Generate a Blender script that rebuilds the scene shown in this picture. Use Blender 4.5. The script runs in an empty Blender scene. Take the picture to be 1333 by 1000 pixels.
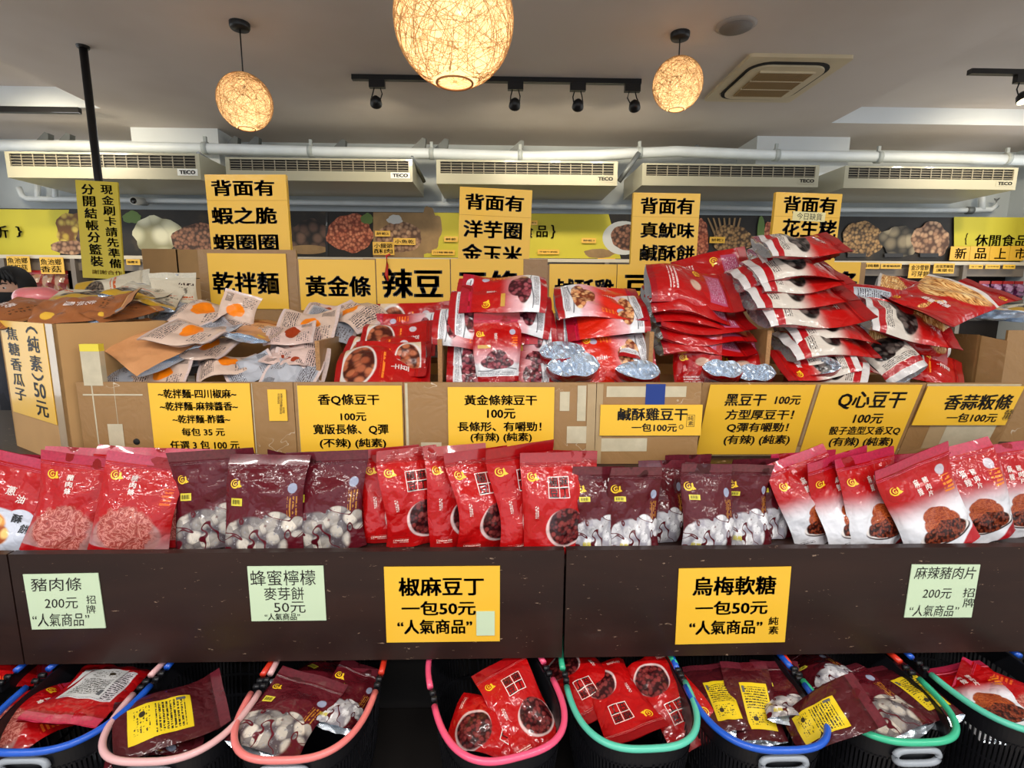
import bpy, math, random
from mathutils import Vector, Matrix, Euler
from math import sin, cos, pi, sqrt, radians

SC = bpy.context.scene
COL = SC.collection
# ------------------------------------------------------------------ camera
FPX, W0, H0 = 680.0, 1333.0, 1000.0
CAM = Vector((0, 0, 1.55))
CR = (Matrix.Rotation(radians(-1.55), 3, 'Z') @ Matrix.Rotation(radians(90 - 9.2), 3, 'X') @ Matrix.Rotation(radians(0.3), 3, 'Z'))
cd = bpy.data.cameras.new('camera'); cam = bpy.data.objects.new('camera', cd); COL.objects.link(cam)
cam.matrix_world = Matrix.Translation(CAM) @ CR.to_4x4()
cd.sensor_width = 36; cd.lens = FPX / W0 * 36; cd.clip_start = 0.02
SC.camera = cam
# ------------------------------------------------------------------ world, daylight, exposure
SC.view_settings.view_transform = 'Standard'; SC.view_settings.look = 'None'
SC.view_settings.gamma = 1; SC.view_settings.use_curve_mapping = False
SC.view_settings.exposure = 0.0
wd = bpy.data.worlds.new('world'); SC.world = wd; wd.use_nodes = True
bg = wd.node_tree.nodes['Background']
bg.inputs[0].default_value = (0.80, 0.90, 1.0, 1); bg.inputs[1].default_value = 0.7

def area(name, loc, rot, sx, sy, power, color):
    l = bpy.data.lights.new(name, 'AREA'); l.shape = 'RECTANGLE'; l.size = sx; l.size_y = sy
    l.energy = power; l.color = color
    o = bpy.data.objects.new(name, l); COL.objects.link(o); o.location = loc; o.rotation_euler = [radians(a) for a in rot]
    return o
# daylight through the open shop front behind the photographer
area('shopfront_daylight', (0.3, -2.9, 1.9), (78, 0, 0), 7.5, 2.4, 34, (0.92, 0.96, 1.0))
# unseen ceiling strips added to light the counter and make the film sparkle
for lx in (-2.9, -1.35, 0.2, 1.75, 3.3):
    area('added_ceiling_strip', (lx, -0.35, 2.90), (0, 0, 0), 1.2, 0.10, 27, (1.0, 0.97, 0.92))
    area('added_ceiling_strip', (lx, -1.6, 2.90), (0, 0, 0), 1.2, 0.10, 19, (1.0, 0.97, 0.92))
area('added_back_aisle_strip', (0.2, 4.2, 2.90), (0, 0, 0), 7.0, 0.08, 12, (0.95, 0.98, 1.0))  # unseen strip added to lift the dim back aisle
# unseen cool side lights added to brighten the back of the room
area('added_left_fill', (-4.7, 3.0, 1.75), (0, -90, 0), 2.2, 3.2, 30, (0.96, 0.98, 1.0))
area('added_right_fill', (4.8, 3.0, 1.75), (0, 90, 0), 2.2, 3.2, 34, (0.94, 0.97, 1.0))

# ------------------------------------------------------------------ pixel rays (photo pixels -> points of the place)
def ray(px, py):
    d = CR @ Vector(((px - W0 / 2) / FPX, (H0 / 2 - py) / FPX, -1.0))
    return d
def P(px, py, Y=None, Z=None):
    d = ray(px, py)
    t = (Y / d.y) if Y is not None else ((Z - CAM.z) / d.z)
    return CAM + d * t
def mpp(p):                       # metres per photo pixel at a point
    return -(CR.transposed() @ (Vector(p) - CAM)).z / FPX

# ------------------------------------------------------------------ materials: a little node algebra
def lin(c):
    return tuple((x / 255 / 12.92) if x / 255 <= 0.04045 else ((x / 255 + 0.055) / 1.055) ** 2.4 for x in c) + (1,)
class E:
    def __init__(s, g, k): s.g, s.k = g, k
    def __add__(a, b): return a.g.m('ADD', a, b)
    __radd__ = __add__
    def __sub__(a, b): return a.g.m('SUBTRACT', a, b)
    def __rsub__(a, b): return a.g.m('SUBTRACT', b, a)
    def __mul__(a, b): return a.g.m('MULTIPLY', a, b)
    __rmul__ = __mul__
    def __truediv__(a, b): return a.g.m('DIVIDE', a, b)
class G:
    def __init__(g, name, rough=0.5, metal=0.0, coat=0.0, spec=0.5):
        g.mat = bpy.data.materials.new(name); g.mat.use_nodes = True
        g.nt = g.mat.node_tree; g.b = g.nt.nodes['Principled BSDF']
        g.b.inputs['Roughness'].default_value = rough; g.b.inputs['Metallic'].default_value = metal
        g.b.inputs['Coat Weight'].default_value = coat; g.b.inputs['Coat Roughness'].default_value = 0.06
        g.b.inputs['Specular IOR Level'].default_value = spec
        g._uv = None
    def link(g, v, inp):
        if isinstance(v, E): g.nt.links.new(v.k, inp)
        else: inp.default_value = v
    def m(g, op, *a, clamp=False):
        n = g.nt.nodes.new('ShaderNodeMath'); n.operation = op; n.use_clamp = clamp
        for i, v in enumerate(a): g.link(v, n.inputs[i])
        return E(g, n.outputs[0])
    def uv(g):
        if g._uv is None:
            t = g.nt.nodes.new('ShaderNodeUVMap'); t.uv_map = 'UVMap'
            s = g.nt.nodes.new('ShaderNodeSeparateXYZ'); g.nt.links.new(t.outputs[0], s.inputs[0])
            g._uv = (E(g, s.outputs[0]), E(g, s.outputs[1]))
        return g._uv
    def vec(g, sx=1, sy=1, sz=1, src='Object'):
        if src == 'UV':
            t = g.nt.nodes.new('ShaderNodeUVMap'); t.uv_map = 'UVMap'; o = t.outputs[0]
        else:
            t = g.nt.nodes.new('ShaderNodeTexCoord'); o = t.outputs[src]
        mp = g.nt.nodes.new('ShaderNodeMapping'); mp.inputs['Scale'].default_value = (sx, sy, sz)
        g.nt.links.new(o, mp.inputs[0]); return E(g, mp.outputs[0])
    def noise(g, scale, vec=None, detail=3, rough=0.5, dist=0.0, col=False):
        n = g.nt.nodes.new('ShaderNodeTexNoise'); n.inputs['Scale'].default_value = scale
        n.inputs['Detail'].default_value = detail; n.inputs['Roughness'].default_value = rough; n.inputs['Distortion'].default_value = dist
        g.link(vec or g.vec(), n.inputs['Vector']); return E(g, n.outputs[1 if col else 0])
    def vor(g, scale, vec=None, feat='F1', out='Distance', rnd=1.0):
        n = g.nt.nodes.new('ShaderNodeTexVoronoi'); n.feature = feat; n.inputs['Scale'].default_value = scale
        n.inputs['Randomness'].default_value = rnd
        g.link(vec or g.vec(), n.inputs['Vector']); return E(g, n.outputs[out])
    def sep(g, c):
        n = g.nt.nodes.new('ShaderNodeSeparateColor'); g.link(c, n.inputs[0]); return E(g, n.outputs[0])
    def mix(g, f, a, b, mode='MIX'):
        n = g.nt.nodes.new('ShaderNodeMix'); n.data_type = 'RGBA'; n.blend_type = mode
        g.link(f, n.inputs[0])
        for v, i in ((a, 6), (b, 7)):
            g.link(v if isinstance(v, E) else (v if len(v) == 4 else lin(v)), n.inputs[i])
        return E(g, n.outputs[2])
    def ramp(g, f, *stops):
        n = g.nt.nodes.new('ShaderNodeValToRGB'); g.link(f, n.inputs[0]); r = n.color_ramp
        while len(r.elements) < len(stops): r.elements.new(0.5)
        for e, (p, c) in zip(r.elements, stops): e.position = p; e.color = lin(c)
        return E(g, n.outputs[0])
    def sm(g, x, a, b):           # 0 below a, 1 above b
        n = g.nt.nodes.new('ShaderNodeMapRange'); n.interpolation_type = 'SMOOTHSTEP'
        g.link(x, n.inputs[0]); n.inputs[1].default_value = a; n.inputs[2].default_value = b
        return E(g, n.outputs[0])
    def ell(g, u, v, cx, cy, rx, ry, soft=0.04):
        a = (u - cx) / rx; b = (v - cy) / ry
        return g.m('SUBTRACT', 1.0, g.sm(g.m('SQRT', a * a + b * b), 1 - soft, 1 + soft))
    def box(g, u, v, x0, x1, y0, y1):
        f = g.m('GREATER_THAN', u, x0) * g.m('LESS_THAN', u, x1)
        return f * g.m('GREATER_THAN', v, y0) * g.m('LESS_THAN', v, y1)
    def bump(g, h, strength=0.3, dist=0.01, coat=True):
        n = g.nt.nodes.new('ShaderNodeBump'); n.inputs['Strength'].default_value = strength; n.inputs['Distance'].default_value = dist
        g.link(h, n.inputs['Height']); g.nt.links.new(n.outputs[0], g.b.inputs['Normal'])
        if coat: g.nt.links.new(n.outputs[0], g.b.inputs['Coat Normal'])
    def base(g, c): g.link(c if isinstance(c, E) else lin(c), g.b.inputs['Base Color']); return g
MATS = {}
def plain(name, c, rough=0.5, metal=0.0, coat=0.0, nscale=0, var=0.12, bump=0, spec=0.5):
    if name in MATS: return MATS[name]
    g = G(name, rough, metal, coat, spec)
    if nscale:
        n = g.noise(nscale, detail=4)
        g.base(g.mix(n, tuple(x * (1 - var) for x in c), tuple(min(255, x * (1 + var)) for x in c)))
        if bump: g.bump(n, bump, 0.004)
    else: g.base(c)
    MATS[name] = g.mat
    return g.mat
def emis(name, c, s):
    if name in MATS: return MATS[name]
    g = G(name); g.base(c); g.b.inputs['Emission Color'].default_value = lin(c); g.b.inputs['Emission Strength'].default_value = s
    MATS[name] = g.mat; return g.mat

# ------------------------------------------------------------------ mesh builder
class MB:
    def __init__(s): s.v, s.f, s.mi, s.uv, s.sm = [], [], [], [], []
    def add(s, vs, fs, mi=0, uvs=None, smooth=False):
        o = len(s.v); s.v += [tuple(v) for v in vs]
        for i, f in enumerate(fs):
            s.f.append([o + k for k in f]); s.mi.append(mi); s.sm.append(smooth)
            s.uv.append([uvs[k] for k in f] if uvs else None)
        return s
    def box(s, c, d, mi=0, R=None):
        c = Vector(c); x, y, z = (q / 2 for q in d)
        vs = [Vector((a * x, b * y, e * z)) for a in (-1, 1) for b in (-1, 1) for e in (-1, 1)]
        vs = [c + ((R @ v) if R else v) for v in vs]
        return s.add(vs, [(0, 1, 3, 2), (4, 6, 7, 5), (0, 4, 5, 1), (2, 3, 7, 6), (0, 2, 6, 4), (1, 5, 7, 3)], mi)
    def b2(s, lo, hi, mi=0):
        return s.box([(a + b) / 2 for a, b in zip(lo, hi)], [abs(b - a) for a, b in zip(lo, hi)], mi)
    def prism(s, pts, y0, y1, mi=0):       # pts in x,z
        n = len(pts)
        vs = [(p[0], y0, p[1]) for p in pts] + [(p[0], y1, p[1]) for p in pts]
        fs = [tuple(range(n)), tuple(range(2 * n - 1, n - 1, -1))] + [(i, n + i, n + (i + 1) % n, (i + 1) % n) for i in range(n)]
        return s.add(vs, fs, mi)
    def tube(s, pts, r, n=10, closed=False, mi=0, caps=True):
        pts = [Vector(p) for p in pts]; N = len(pts); rings = []
        rr = r if isinstance(r, (list, tuple)) else [r] * N
        up = Vector((0, 0, 1))
        for i, p in enumerate(pts):
            a = pts[(i - 1) % N] if (closed or i > 0) else p
            b = pts[(i + 1) % N] if (closed or i < N - 1) else p
            t = (b - a).normalized()
            u = up - t * up.dot(t)
            if u.length < 0.05: u = Vector((1, 0, 0)) - t * t.x
            u.normalize(); w = t.cross(u)
            rings.append([p + (u * cos(2 * pi * k / n) + w * sin(2 * pi * k / n)) * rr[i] for k in range(n)])
        vs = [v for q in rings for v in q]; fs = []
        for i in range(N if closed else N - 1):
            j = (i + 1) % N
            for k in range(n):
                l = (k + 1) % n; fs.append((i * n + k, i * n + l, j * n + l, j * n + k))
        if not closed and caps: fs += [tuple(range(n - 1, -1, -1)), tuple((N - 1) * n + k for k in range(n))]
        return s.add(vs, fs, mi, smooth=True)
    def lathe(s, prof, c=(0, 0, 0), n=24, mi=0, sy=1.0):
        c = Vector(c); vs = []; fs = []
        for r, z in prof:
            vs += [c + Vector((r * cos(2 * pi * k / n), sy * r * sin(2 * pi * k / n), z)) for k in range(n)]
        for i in range(len(prof) - 1):
            for k in range(n):
                l = (k + 1) % n; fs.append((i * n + k, i * n + l, (i + 1) * n + l, (i + 1) * n + k))
        return s.add(vs, fs, mi, smooth=True)
    def ball(s, c, r, n=16, mi=0, sx=1, sy=1, sz=1):
        m = n // 2; c = Vector(c); vs = []; fs = []
        for i in range(m + 1):
            a = pi * i / m
            vs += [c + Vector((r * sx * sin(a) * cos(2 * pi * k / n), r * sy * sin(a) * sin(2 * pi * k / n), r * sz * cos(a))) for k in range(n)]
        for i in range(m):
            for k in range(n):
                l = (k + 1) % n; fs.append((i * n + k, (i + 1) * n + k, (i + 1) * n + l, i * n + l))
        return s.add(vs, fs, mi, smooth=True)
    def mesh(s, name, mats):
        me = bpy.data.meshes.new(name); me.from_pydata(s.v, [], s.f)
        for m in (mats if isinstance(mats, (list, tuple)) else [mats]): me.materials.append(m)
        me.polygons.foreach_set('material_index', s.mi); me.polygons.foreach_set('use_smooth', s.sm)
        if any(u is not None for u in s.uv):
            l = me.uv_layers.new(name='UVMap'); flat = []
            for f, u in zip(s.f, s.uv):
                for k in range(len(f)): flat += list(u[k]) if u else [0.0, 0.0]
            l.data.foreach_set('uv', flat)
        me.update(); return me
    def obj(s, name, mats, parent=None): return put(name, s.mesh(name, mats), parent)
def put(name, me, parent=None):
    o = bpy.data.objects.new(name, me); COL.objects.link(o)
    if parent is not None: o.parent = parent
    return o
def tag(o, label, cat, group=None):
    o['label'] = label; o['category'] = cat
    if group: o['group'] = group
    return o
def thing(name, loc, label, cat, group=None, rot=(0, 0, 0)):
    o = bpy.data.objects.new(name, None); COL.objects.link(o); o.empty_display_size = 0.05
    o.location = loc; o.rotation_euler = rot
    return tag(o, label, cat, group)
def struct(o): o['kind'] = 'structure'; return o

# ------------------------------------------------------------------ lettering
_tc = {}
def glyphs(txt, bold=0.0):
    """outline of a text as points in its own 0..1 box; bold thickens the strokes by overlaying shifted copies"""
    k = (txt, bold)
    if k not in _tc:
        c = bpy.data.curves.new('lettering', 'FONT'); c.body = txt; c.size = 1; c.resolution_u = 2
        o = bpy.data.objects.new('lettering', c); me = bpy.data.meshes.new_from_object(o)
        v0 = [(v.co.x, v.co.y) for v in me.vertices]; f0 = [tuple(p.vertices) for p in me.polygons]
        bpy.data.objects.remove(o); bpy.data.curves.remove(c); bpy.data.meshes.remove(me)
        vs, fs = [], []
        for dx, dy in (((-1, -1), (1, -1), (1, 1), (-1, 1)) if bold > .008 else ((0, 0),)):
            n = len(vs); vs += [(x + dx * bold * .9, y + dy * bold * .6) for x, y in v0]; fs += [tuple(n + i for i in f) for f in f0]
        x0 = min(v[0] for v in vs); x1 = max(v[0] for v in vs); y0 = min(v[1] for v in vs); y1 = max(v[1] for v in vs)
        _tc[k] = ([((x - x0) / max(1e-4, x1 - x0), (y - y0) / max(1e-4, y1 - y0)) for x, y in vs], fs)
    return _tc[k]
# ------------------------------------------------------------------ printed film of the snack pouches
def film(name, rough=0.34, coat=0.7, crinkle=0.6):
    g = G(name, rough, 0.0, coat, 0.2); g.b.inputs['Coat Roughness'].default_value = 0.03
    n = g.noise(26, detail=2, rough=0.45); r = g.m('ABSOLUTE', n - 0.5)
    n2 = g.noise(9, detail=1); r2 = g.m('ABSOLUTE', n2 - 0.5)
    vd = g.vor(30); g.bump(r * 0.5 + r2 + vd * 0.12, crinkle, 0.03)
    return g
def food(g, sx, sy, c_dark, c_mid, c_hi, scale=22, shred=False):
    vec = g.vec(sx, sy, 1, 'UV')
    if shred:
        n = g.noise(scale, vec, 4, 0.6, 2.2); n = g.m('MULTIPLY', g.m('ABSOLUTE', n - 0.5), 4.0)
        return g.ramp(n, (0.0, c_hi), (0.25, c_mid), (0.6, c_mid), (1.0, c_dark))
    d = g.vor(scale, vec); k = g.sep(g.vor(scale, vec, 'F1', 'Color'))
    c = g.mix(k, c_mid, c_hi)
    return g.mix(g.sm(d, 0.35, 0.75), c, c_dark)
def lines(g, u, v, n, dens=0.55, sx=60, seed=0):
    row = g.m('LESS_THAN', g.m('FRACT', v * n), 0.55)
    ch = g.m('GREATER_THAN', g.noise(1.0, g.vec(sx, n * 1.0, 1, 'UV'), 1), 1 - dens)
    return row * ch

def m_pepper():
    g = film('pepper_tofu_film'); u, v = g.uv()
    c = g.mix(g.sm(v, 0.86, 0.90), (178, 11, 13), (153, 9, 15))
    c = g.mix(g.ell(u, v, 0.68, 0.27, 0.335, 0.19, 0.03), c, (222, 190, 188))
    c = g.mix(g.ell(u, v, 0.69, 0.285, 0.30, 0.185, 0.05), c, food(g, 1, 1.55, (48, 10, 14), (104, 30, 34), (138, 56, 54), 15))
    c = g.mix(g.box(u, v, 0.10, 0.36, 0.05, 0.09) * lines(g, u, v, 45, 0.6), c, (240, 200, 190))
    return g.base(c).mat
def m_pork():
    g = film('pork_strip_film'); u, v = g.uv()
    c = g.mix(g.sm(v, 0.90, 0.93), (174, 11, 16), (196, 52, 84))
    c = g.mix(g.sm(v, 0.36, 0.02), c, (176, 138, 140))
    e = g.noise(1, g.vec(11, 12, 1, 'UV'), 3); e2 = (e - 0.5) * 0.16
    c = g.mix(g.ell(u, v, 0.47, 0.22, 0.43, 0.20, 0.06), c, (170, 120, 116))
    c = g.mix(g.ell(u + e2, v - e2, 0.45, 0.27, 0.36, 0.22, 0.10), c, food(g, 1, 1.3, (72, 20, 18), (158, 66, 58), (214, 138, 126), 7, True))
    c = g.mix(g.box(u, v, 0.80, 0.93, 0.52, 0.70) * lines(g, u, v, 26, 0.6, 24), c, (226, 96, 30))
    c = g.mix(g.sm(v, 0.085, 0.07), c, (170, 16, 22))
    return g.base(c).mat
def m_clear(name, base, white):
    g = film(name, 0.24, 0.45, 0.7); u, v = g.uv()
    wob = g.noise(1, g.vec(9, 9, 1, 'UV'), 1)
    w1 = g.ell(u, v, 0.40, 0.14, 0.42, 0.26, 0.06); w2 = g.ell(u, v, 0.68, 0.30, 0.22, 0.15, 0.05); w3 = g.ell(u, v, 0.94, 0.30, 0.09, 0.10, 0.08)
    w4 = g.ell(u, v, 0.13, 0.18, 0.13, 0.16, 0.06)
    w = g.m('MAXIMUM', g.m('MAXIMUM', w1, w2), g.m('MAXIMUM', w3, w4))
    sw = g.m('ABSOLUTE', g.noise(1, g.vec(3.2, 3.6, 1, 'UV'), 0, 0.5, 1.3) - 0.5)
    w = w * g.sm(sw, 0.016, 0.034)
    vec = g.vec(7, 9, 1, 'UV'); k = g.sep(g.vor(1, vec, 'F1', 'Color'))
    ty = g.noise(1, g.vec(24, 26, 1, 'UV'), 3, 0.6)
    lump = g.mix(k, (104, 98, 100) if not white else (168, 165, 170), (214, 204, 190) if not white else (240, 238, 240))
    lump = g.mix(g.sm(g.vor(1, vec), 0.42, 0.8), lump, (84, 74, 78) if not white else (150, 146, 156))
    lump = g.mix(g.sm(ty, 0.55, 0.7), lump, (150, 148, 152))
    c = g.mix(w, base, lump)
    c = g.mix(g.box(u, v, 0.82, 0.94, 0.40, 0.60) * g.m('LESS_THAN', g.m('FRACT', u * 26), 0.5) * g.m('GREATER_THAN', g.noise(1, g.vec(26, 40, 1, 'UV'), 0), 0.42), c, (176, 116, 40))
    c = g.mix(g.ell(u, v, 0.87, 0.68, 0.058, 0.05, 0.1), c, (150, 156, 180))
    return g.base(c).mat
def m_slices():
    g = film('pork_slice_film'); u, v = g.uv()
    c = g.mix(g.sm(v, 0.62, 0.36), (170, 9, 13), (222, 222, 228))
    c = g.mix(g.sm(v, 0.915, 0.93), c, (196, 44, 82))
    sh = g.m('ADD', g.m('MULTIPLY', g.noise(1, g.vec(5, 5, 1, 'UV'), 1), 0.08), -0.04)
    body = g.ell(u, v + sh, 0.55, 0.21, 0.33, 0.10, 0.04); mid = g.ell(u, v + sh, 0.55, 0.30, 0.27, 0.115, 0.05); top = g.ell(u, v + sh, 0.53, 0.39, 0.20, 0.07, 0.06)
    c = g.mix(g.ell(u, v, 0.56, 0.19, 0.38, 0.09, 0.04), c, (60, 44, 44))
    c = g.mix(g.ell(u, v, 0.55, 0.205, 0.37, 0.09, 0.03), c, (226, 218, 214))
    f2 = food(g, 1, 3.2, (70, 20, 8), (136, 50, 20), (182, 92, 42), 8, True)
    c = g.mix(top, c, f2); c = g.mix(mid, c, f2)
    c = g.mix(body, c, food(g, 1, 1.3, (44, 14, 10), (98, 34, 20), (142, 66, 40), 30))
    c = g.mix(g.sm((u - 0.62) * 0.45 - v, 0.0, 0.02), c, (170, 21, 30))
    c = g.mix(g.box(u, v, 0.08, 0.30, 0.05, 0.085) * lines(g, u, v, 50, 0.6), c, (90, 86, 92))
    c = g.mix(g.box(u, v, 0.78, 0.93, 0.52, 0.70) * lines(g, u, v, 26, 0.55, 24), c, (226, 130, 30))
    c = g.mix(g.ell(u, v, 0.83, 0.76, 0.065, 0.05, 0.1), c, (190, 180, 190))
    return g.base(c).mat
def m_crisp():
    g = film('scallion_crisp_film'); u, v = g.uv()
    c = (174, 11, 15)
    low = g.m('MAXIMUM', g.ell(u, v, 0.42, 0.16, 0.8, 0.33, 0.03), g.ell(u, v, 0.75, 0.33, 0.2, 0.18, 0.03))
    c = g.mix(low, c, (204, 208, 222))
    c = g.mix(g.m('MAXIMUM', g.ell(u, v, 0.36, 0.33, 0.26, 0.13, 0.08), g.ell(u, v, 0.45, 0.24, 0.26, 0.12, 0.08)), c, food(g, 1, 1.2, (160, 70, 16), (220, 140, 48), (244, 200, 120), 9))
    c = g.mix(g.sm(v, 0.90, 0.93), c, (206, 96, 116))
    return g.base(c).mat
def m_tofu(name, pic, hot=(174, 12, 12)):
    g = film(name); u, v = g.uv()
    c = g.mix(g.sm(v, 0.56, 0.30), hot, (222, 170, 176))
    c = g.mix(g.sm(v, 0.30, 0.24), c, (222, 222, 226))
    c = g.mix(g.sm(v, 0.85, 0.88), c, (196, 24, 62))
    wv = g.m('MULTIPLY', g.m('SINE', u * 6.0 + 0.4), 0.02)
    c = g.mix(g.box(u, v + wv, 0.05, 0.95, 0.17, 0.185), c, (120, 120, 126))
    c = g.mix(g.m('MAXIMUM', g.ell(u, v, 0.5, 0.27, 0.37, 0.09, 0.05), g.ell(u, v, 0.5, 0.34, 0.23, 0.11, 0.06)), c, food(g, 1, 1.6, *pic, 13))
    c = g.mix(g.box(u, v, 0.10, 0.90, 0.10, 0.155) * lines(g, u, v, 60, 0.6), c, (120, 118, 124))
    c = g.mix(g.sm(v, 0.085, 0.075), c, (165, 18, 24))
    c = g.mix(g.box(u, v, 0.80, 0.92, 0.50, 0.66) * lines(g, u, v, 26, 0.6, 24), c, (232, 110, 30))
    c = g.mix(g.ell(u, v, 0.82, 0.72, 0.06, 0.045, 0.1), c, (176, 170, 190))
    return g.base(c).mat
def m_red():
    g = film('red_stick_film'); u, v = g.uv()
    c = g.mix(g.sm(v, 0.06, 0.07), (150, 14, 24), (172, 10, 12)); c = g.mix(g.sm(v, 0.90, 0.91), c, (150, 12, 20))
    c = g.mix(g.box(u, v, 0.2, 0.8, 0.20, 0.30) * lines(g, u, v, 26, 0.6, 34), c, (222, 190, 186))
    c = g.mix(g.box(u, v, 0.12, 0.88, 0.66, 0.86), c, (176, 78, 110)); c = g.mix(g.box(u, v, 0.18, 0.82, 0.68, 0.84) * lines(g, u, v, 40, 0.5, 40), c, (206, 160, 180))
    c = g.mix(g.ell(u, v, 0.6, 0.5, 0.14, 0.06, 0.2), c, (206, 170, 150))
    return g.base(c).mat
def m_brown():
    g = film('brown_tofu_film'); u, v = g.uv()
    c = g.mix(g.sm(v, 0.34, 0.26), (174, 15, 12), (216, 190, 160))
    c = g.mix(g.ell(u, v, 0.5, 0.24, 0.47, 0.20, 0.04), c, (216, 206, 200))
    c = g.mix(g.ell(u, v, 0.5, 0.25, 0.42, 0.17, 0.05), c, food(g, 1, 1.5, (70, 22, 12), (146, 70, 44), (186, 108, 72), 7))
    c = g.mix(g.sm(v, 0.07, 0.06), c, (156, 19, 19))
    c = g.mix(g.box(u, v, 0.2, 0.8, 0.48, 0.53) * lines(g, u, v, 24, 0.6, 30), c, (235, 130, 40))
    c = g.mix(g.ell(u, v, 0.25, 0.68, 0.08, 0.05, 0.1), c, (206, 190, 196))
    return g.base(c).mat
def m_black():
    g = film('black_tofu_film'); u, v = g.uv()
    c = g.mix(g.sm(v, 0.62, 0.42), (179, 18, 15), (206, 196, 184))
    c = g.mix(g.m('MAXIMUM', g.ell(u, v, 0.5, 0.44, 0.40, 0.14, 0.06), g.ell(u, v, 0.32, 0.36, 0.22, 0.10, 0.06)), c, food(g, 1, 1.5, (16, 12, 12), (52, 44, 42), (110, 98, 92), 9))
    c = g.mix(g.box(u, v, 0.0, 1.0, 0.085, 0.165), c, (167, 18, 25))
    c = g.mix(g.box(u, v, 0.10, 0.90, 0.18, 0.26) * lines(g, u, v, 50, 0.55), c, (70, 64, 66))
    c = g.mix(g.sm(v, 0.085, 0.075), c, (206, 200, 198))
    return g.base(c).mat
def m_fries():
    g = film('fries_film'); u, v = g.uv()
    c = (179, 12, 12)
    w = g.m('MAXIMUM', g.ell(u, v, 0.55, 0.10, 0.5, 0.28, 0.04), g.ell(u, v, 0.68, 0.30, 0.26, 0.16, 0.05))
    fr = g.m('ABSOLUTE', g.noise(1, g.vec(5, 30, 1, 'UV'), 1, 0.5, 0.7) - 0.5)
    c = g.mix(w, c, g.ramp(g.m('MULTIPLY', fr, 5.0), (0.0, (120, 62, 24)), (0.3, (222, 158, 86)), (1.0, (246, 214, 150))))
    c = g.mix(g.sm(v, 0.05, 0.03), c, (214, 206, 200))
    c = g.mix(g.sm(v, 0.86, 0.89), c, (165, 12, 22))
    return g.base(c).mat
def m_noodle(name, paper, blob):
    g = film(name, 0.4, 0.45, 0.4); u, v = g.uv()
    n = g.noise(1, g.vec(4, 5, 1, 'UV'), 2)
    c = g.mix(n, tuple(x * .93 for x in paper), paper)
    c = g.mix(g.box(u, v, 0.08, 0.92, 0.08, 0.34) * lines(g, u, v, 30, 0.56, 34), c, (74, 66, 70))
    c = g.mix(g.box(u, v, 0.55, 0.92, 0.66, 0.92) * lines(g, u, v, 24, 0.5, 30), c, (104, 92, 92))
    c = g.mix(g.box(u, v, 0.08, 0.26, 0.72, 0.92) * g.m('LESS_THAN', g.m('FRACT', u * 44), 0.5), c, (40, 36, 40))
    e = g.noise(1, g.vec(5, 5, 1, 'UV'), 1); c = g.mix(g.ell(u, v + (e - 0.5) * 0.12, 0.46, 0.55, 0.26, 0.14, 0.05), c, blob)
    return g.base(c).mat
def m_kraft(name='kraft_pouch_film', A=(188, 130, 84), B=(206, 150, 102)):
    g = film(name, 0.45, 0.3, 0.4); u, v = g.uv()
    c = g.mix(g.noise(1, g.vec(3, 4, 1, 'UV'), 2), A, B)
    c = g.mix(g.sm(v, 0.80, 0.84), c, (150, 84, 34))
    c = g.mix(g.box(u, v, 0.1, 0.9, 0.845, 0.93) * lines(g, u, v, 9, 0.6, 14), c, (216, 170, 110))
    c = g.mix(g.box(u, v, 0.15, 0.7, 0.66, 0.74) * lines(g, u, v, 20, 0.5, 26), c, (92, 56, 30))
    c = g.mix(g.ell(u, v, 0.78, 0.18, 0.09, 0.07, 0.06), c, (226, 176, 60))
    return g.base(c).mat
def m_seed():
    g = film('melon_seed_film', 0.35, 0.5, 0.4); u, v = g.uv()
    c = g.mix(g.sm(v, 0.30, 0.20), (206, 196, 174), (190, 150, 40))
    c = g.mix(g.ell(u, v, 0.55, 0.26, 0.42, 0.12, 0.06), c, food(g, 1.0, 2.2, (40, 30, 26), (92, 78, 66), (140, 126, 108), 16))
    c = g.mix(g.box(u, v, 0.1, 0.9, 0.46, 0.54) * lines(g, u, v, 16, 0.6, 16), c, (196, 90, 40))
    c = g.mix(g.box(u, v, 0.6, 0.95, 0.70, 0.80) * lines(g, u, v, 12, 0.5, 18), c, (60, 40, 36))
    return g.base(c).mat
def m_back(name, base, label=None):
    g = film(name); u, v = g.uv(); c = g.mix(g.sm(v, 0.86, 0.89), base, tuple(x * .85 for x in base))
    if label: 
        c = g.mix(g.box(u, v, 0.12, 0.88, 0.16, 0.70), c, label)
        c = g.mix(g.box(u, v, 0.15, 0.85, 0.19, 0.68) * lines(g, u, v, 34, 0.56, 40), c, (70, 66, 70))
    return g.base(c).mat
def m_label(name, c0):
    g = G(name, 0.4, coat=0.3); u, v = g.uv()
    c = g.mix(g.box(u, v, 0.08, 0.92, 0.42, 0.90) * lines(g, u, v, 17, 0.55, 30), c0, (44, 38, 24))
    c = g.mix(g.box(u, v, 0.10, 0.80, 0.08, 0.34) * lines(g, u, v, 22, 0.45, 22), c, (60, 50, 26))
    c = g.mix(g.box(u, v, 0.05, 0.14, 0.76, 0.92), c, (90, 92, 96))
    c = g.mix(g.ell(u, v, 0.30, 0.22, 0.09, 0.05, 0.1), c, (50, 40, 24))
    return g.base(c).mat
def silver(name='silver_foil', c=(206, 216, 228)):
    if name in MATS: return MATS[name]
    g = G(name, 0.24, 0.8, 0.0)
    n = g.vor(34, None, 'F1'); n2 = g.noise(12, detail=1)
    g.bump(g.m('ABSOLUTE', n2 - 0.5) + n * 0.25, 0.5, 0.02, False); g.base(c)
    MATS[name] = g.mat; return g.mat

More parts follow.
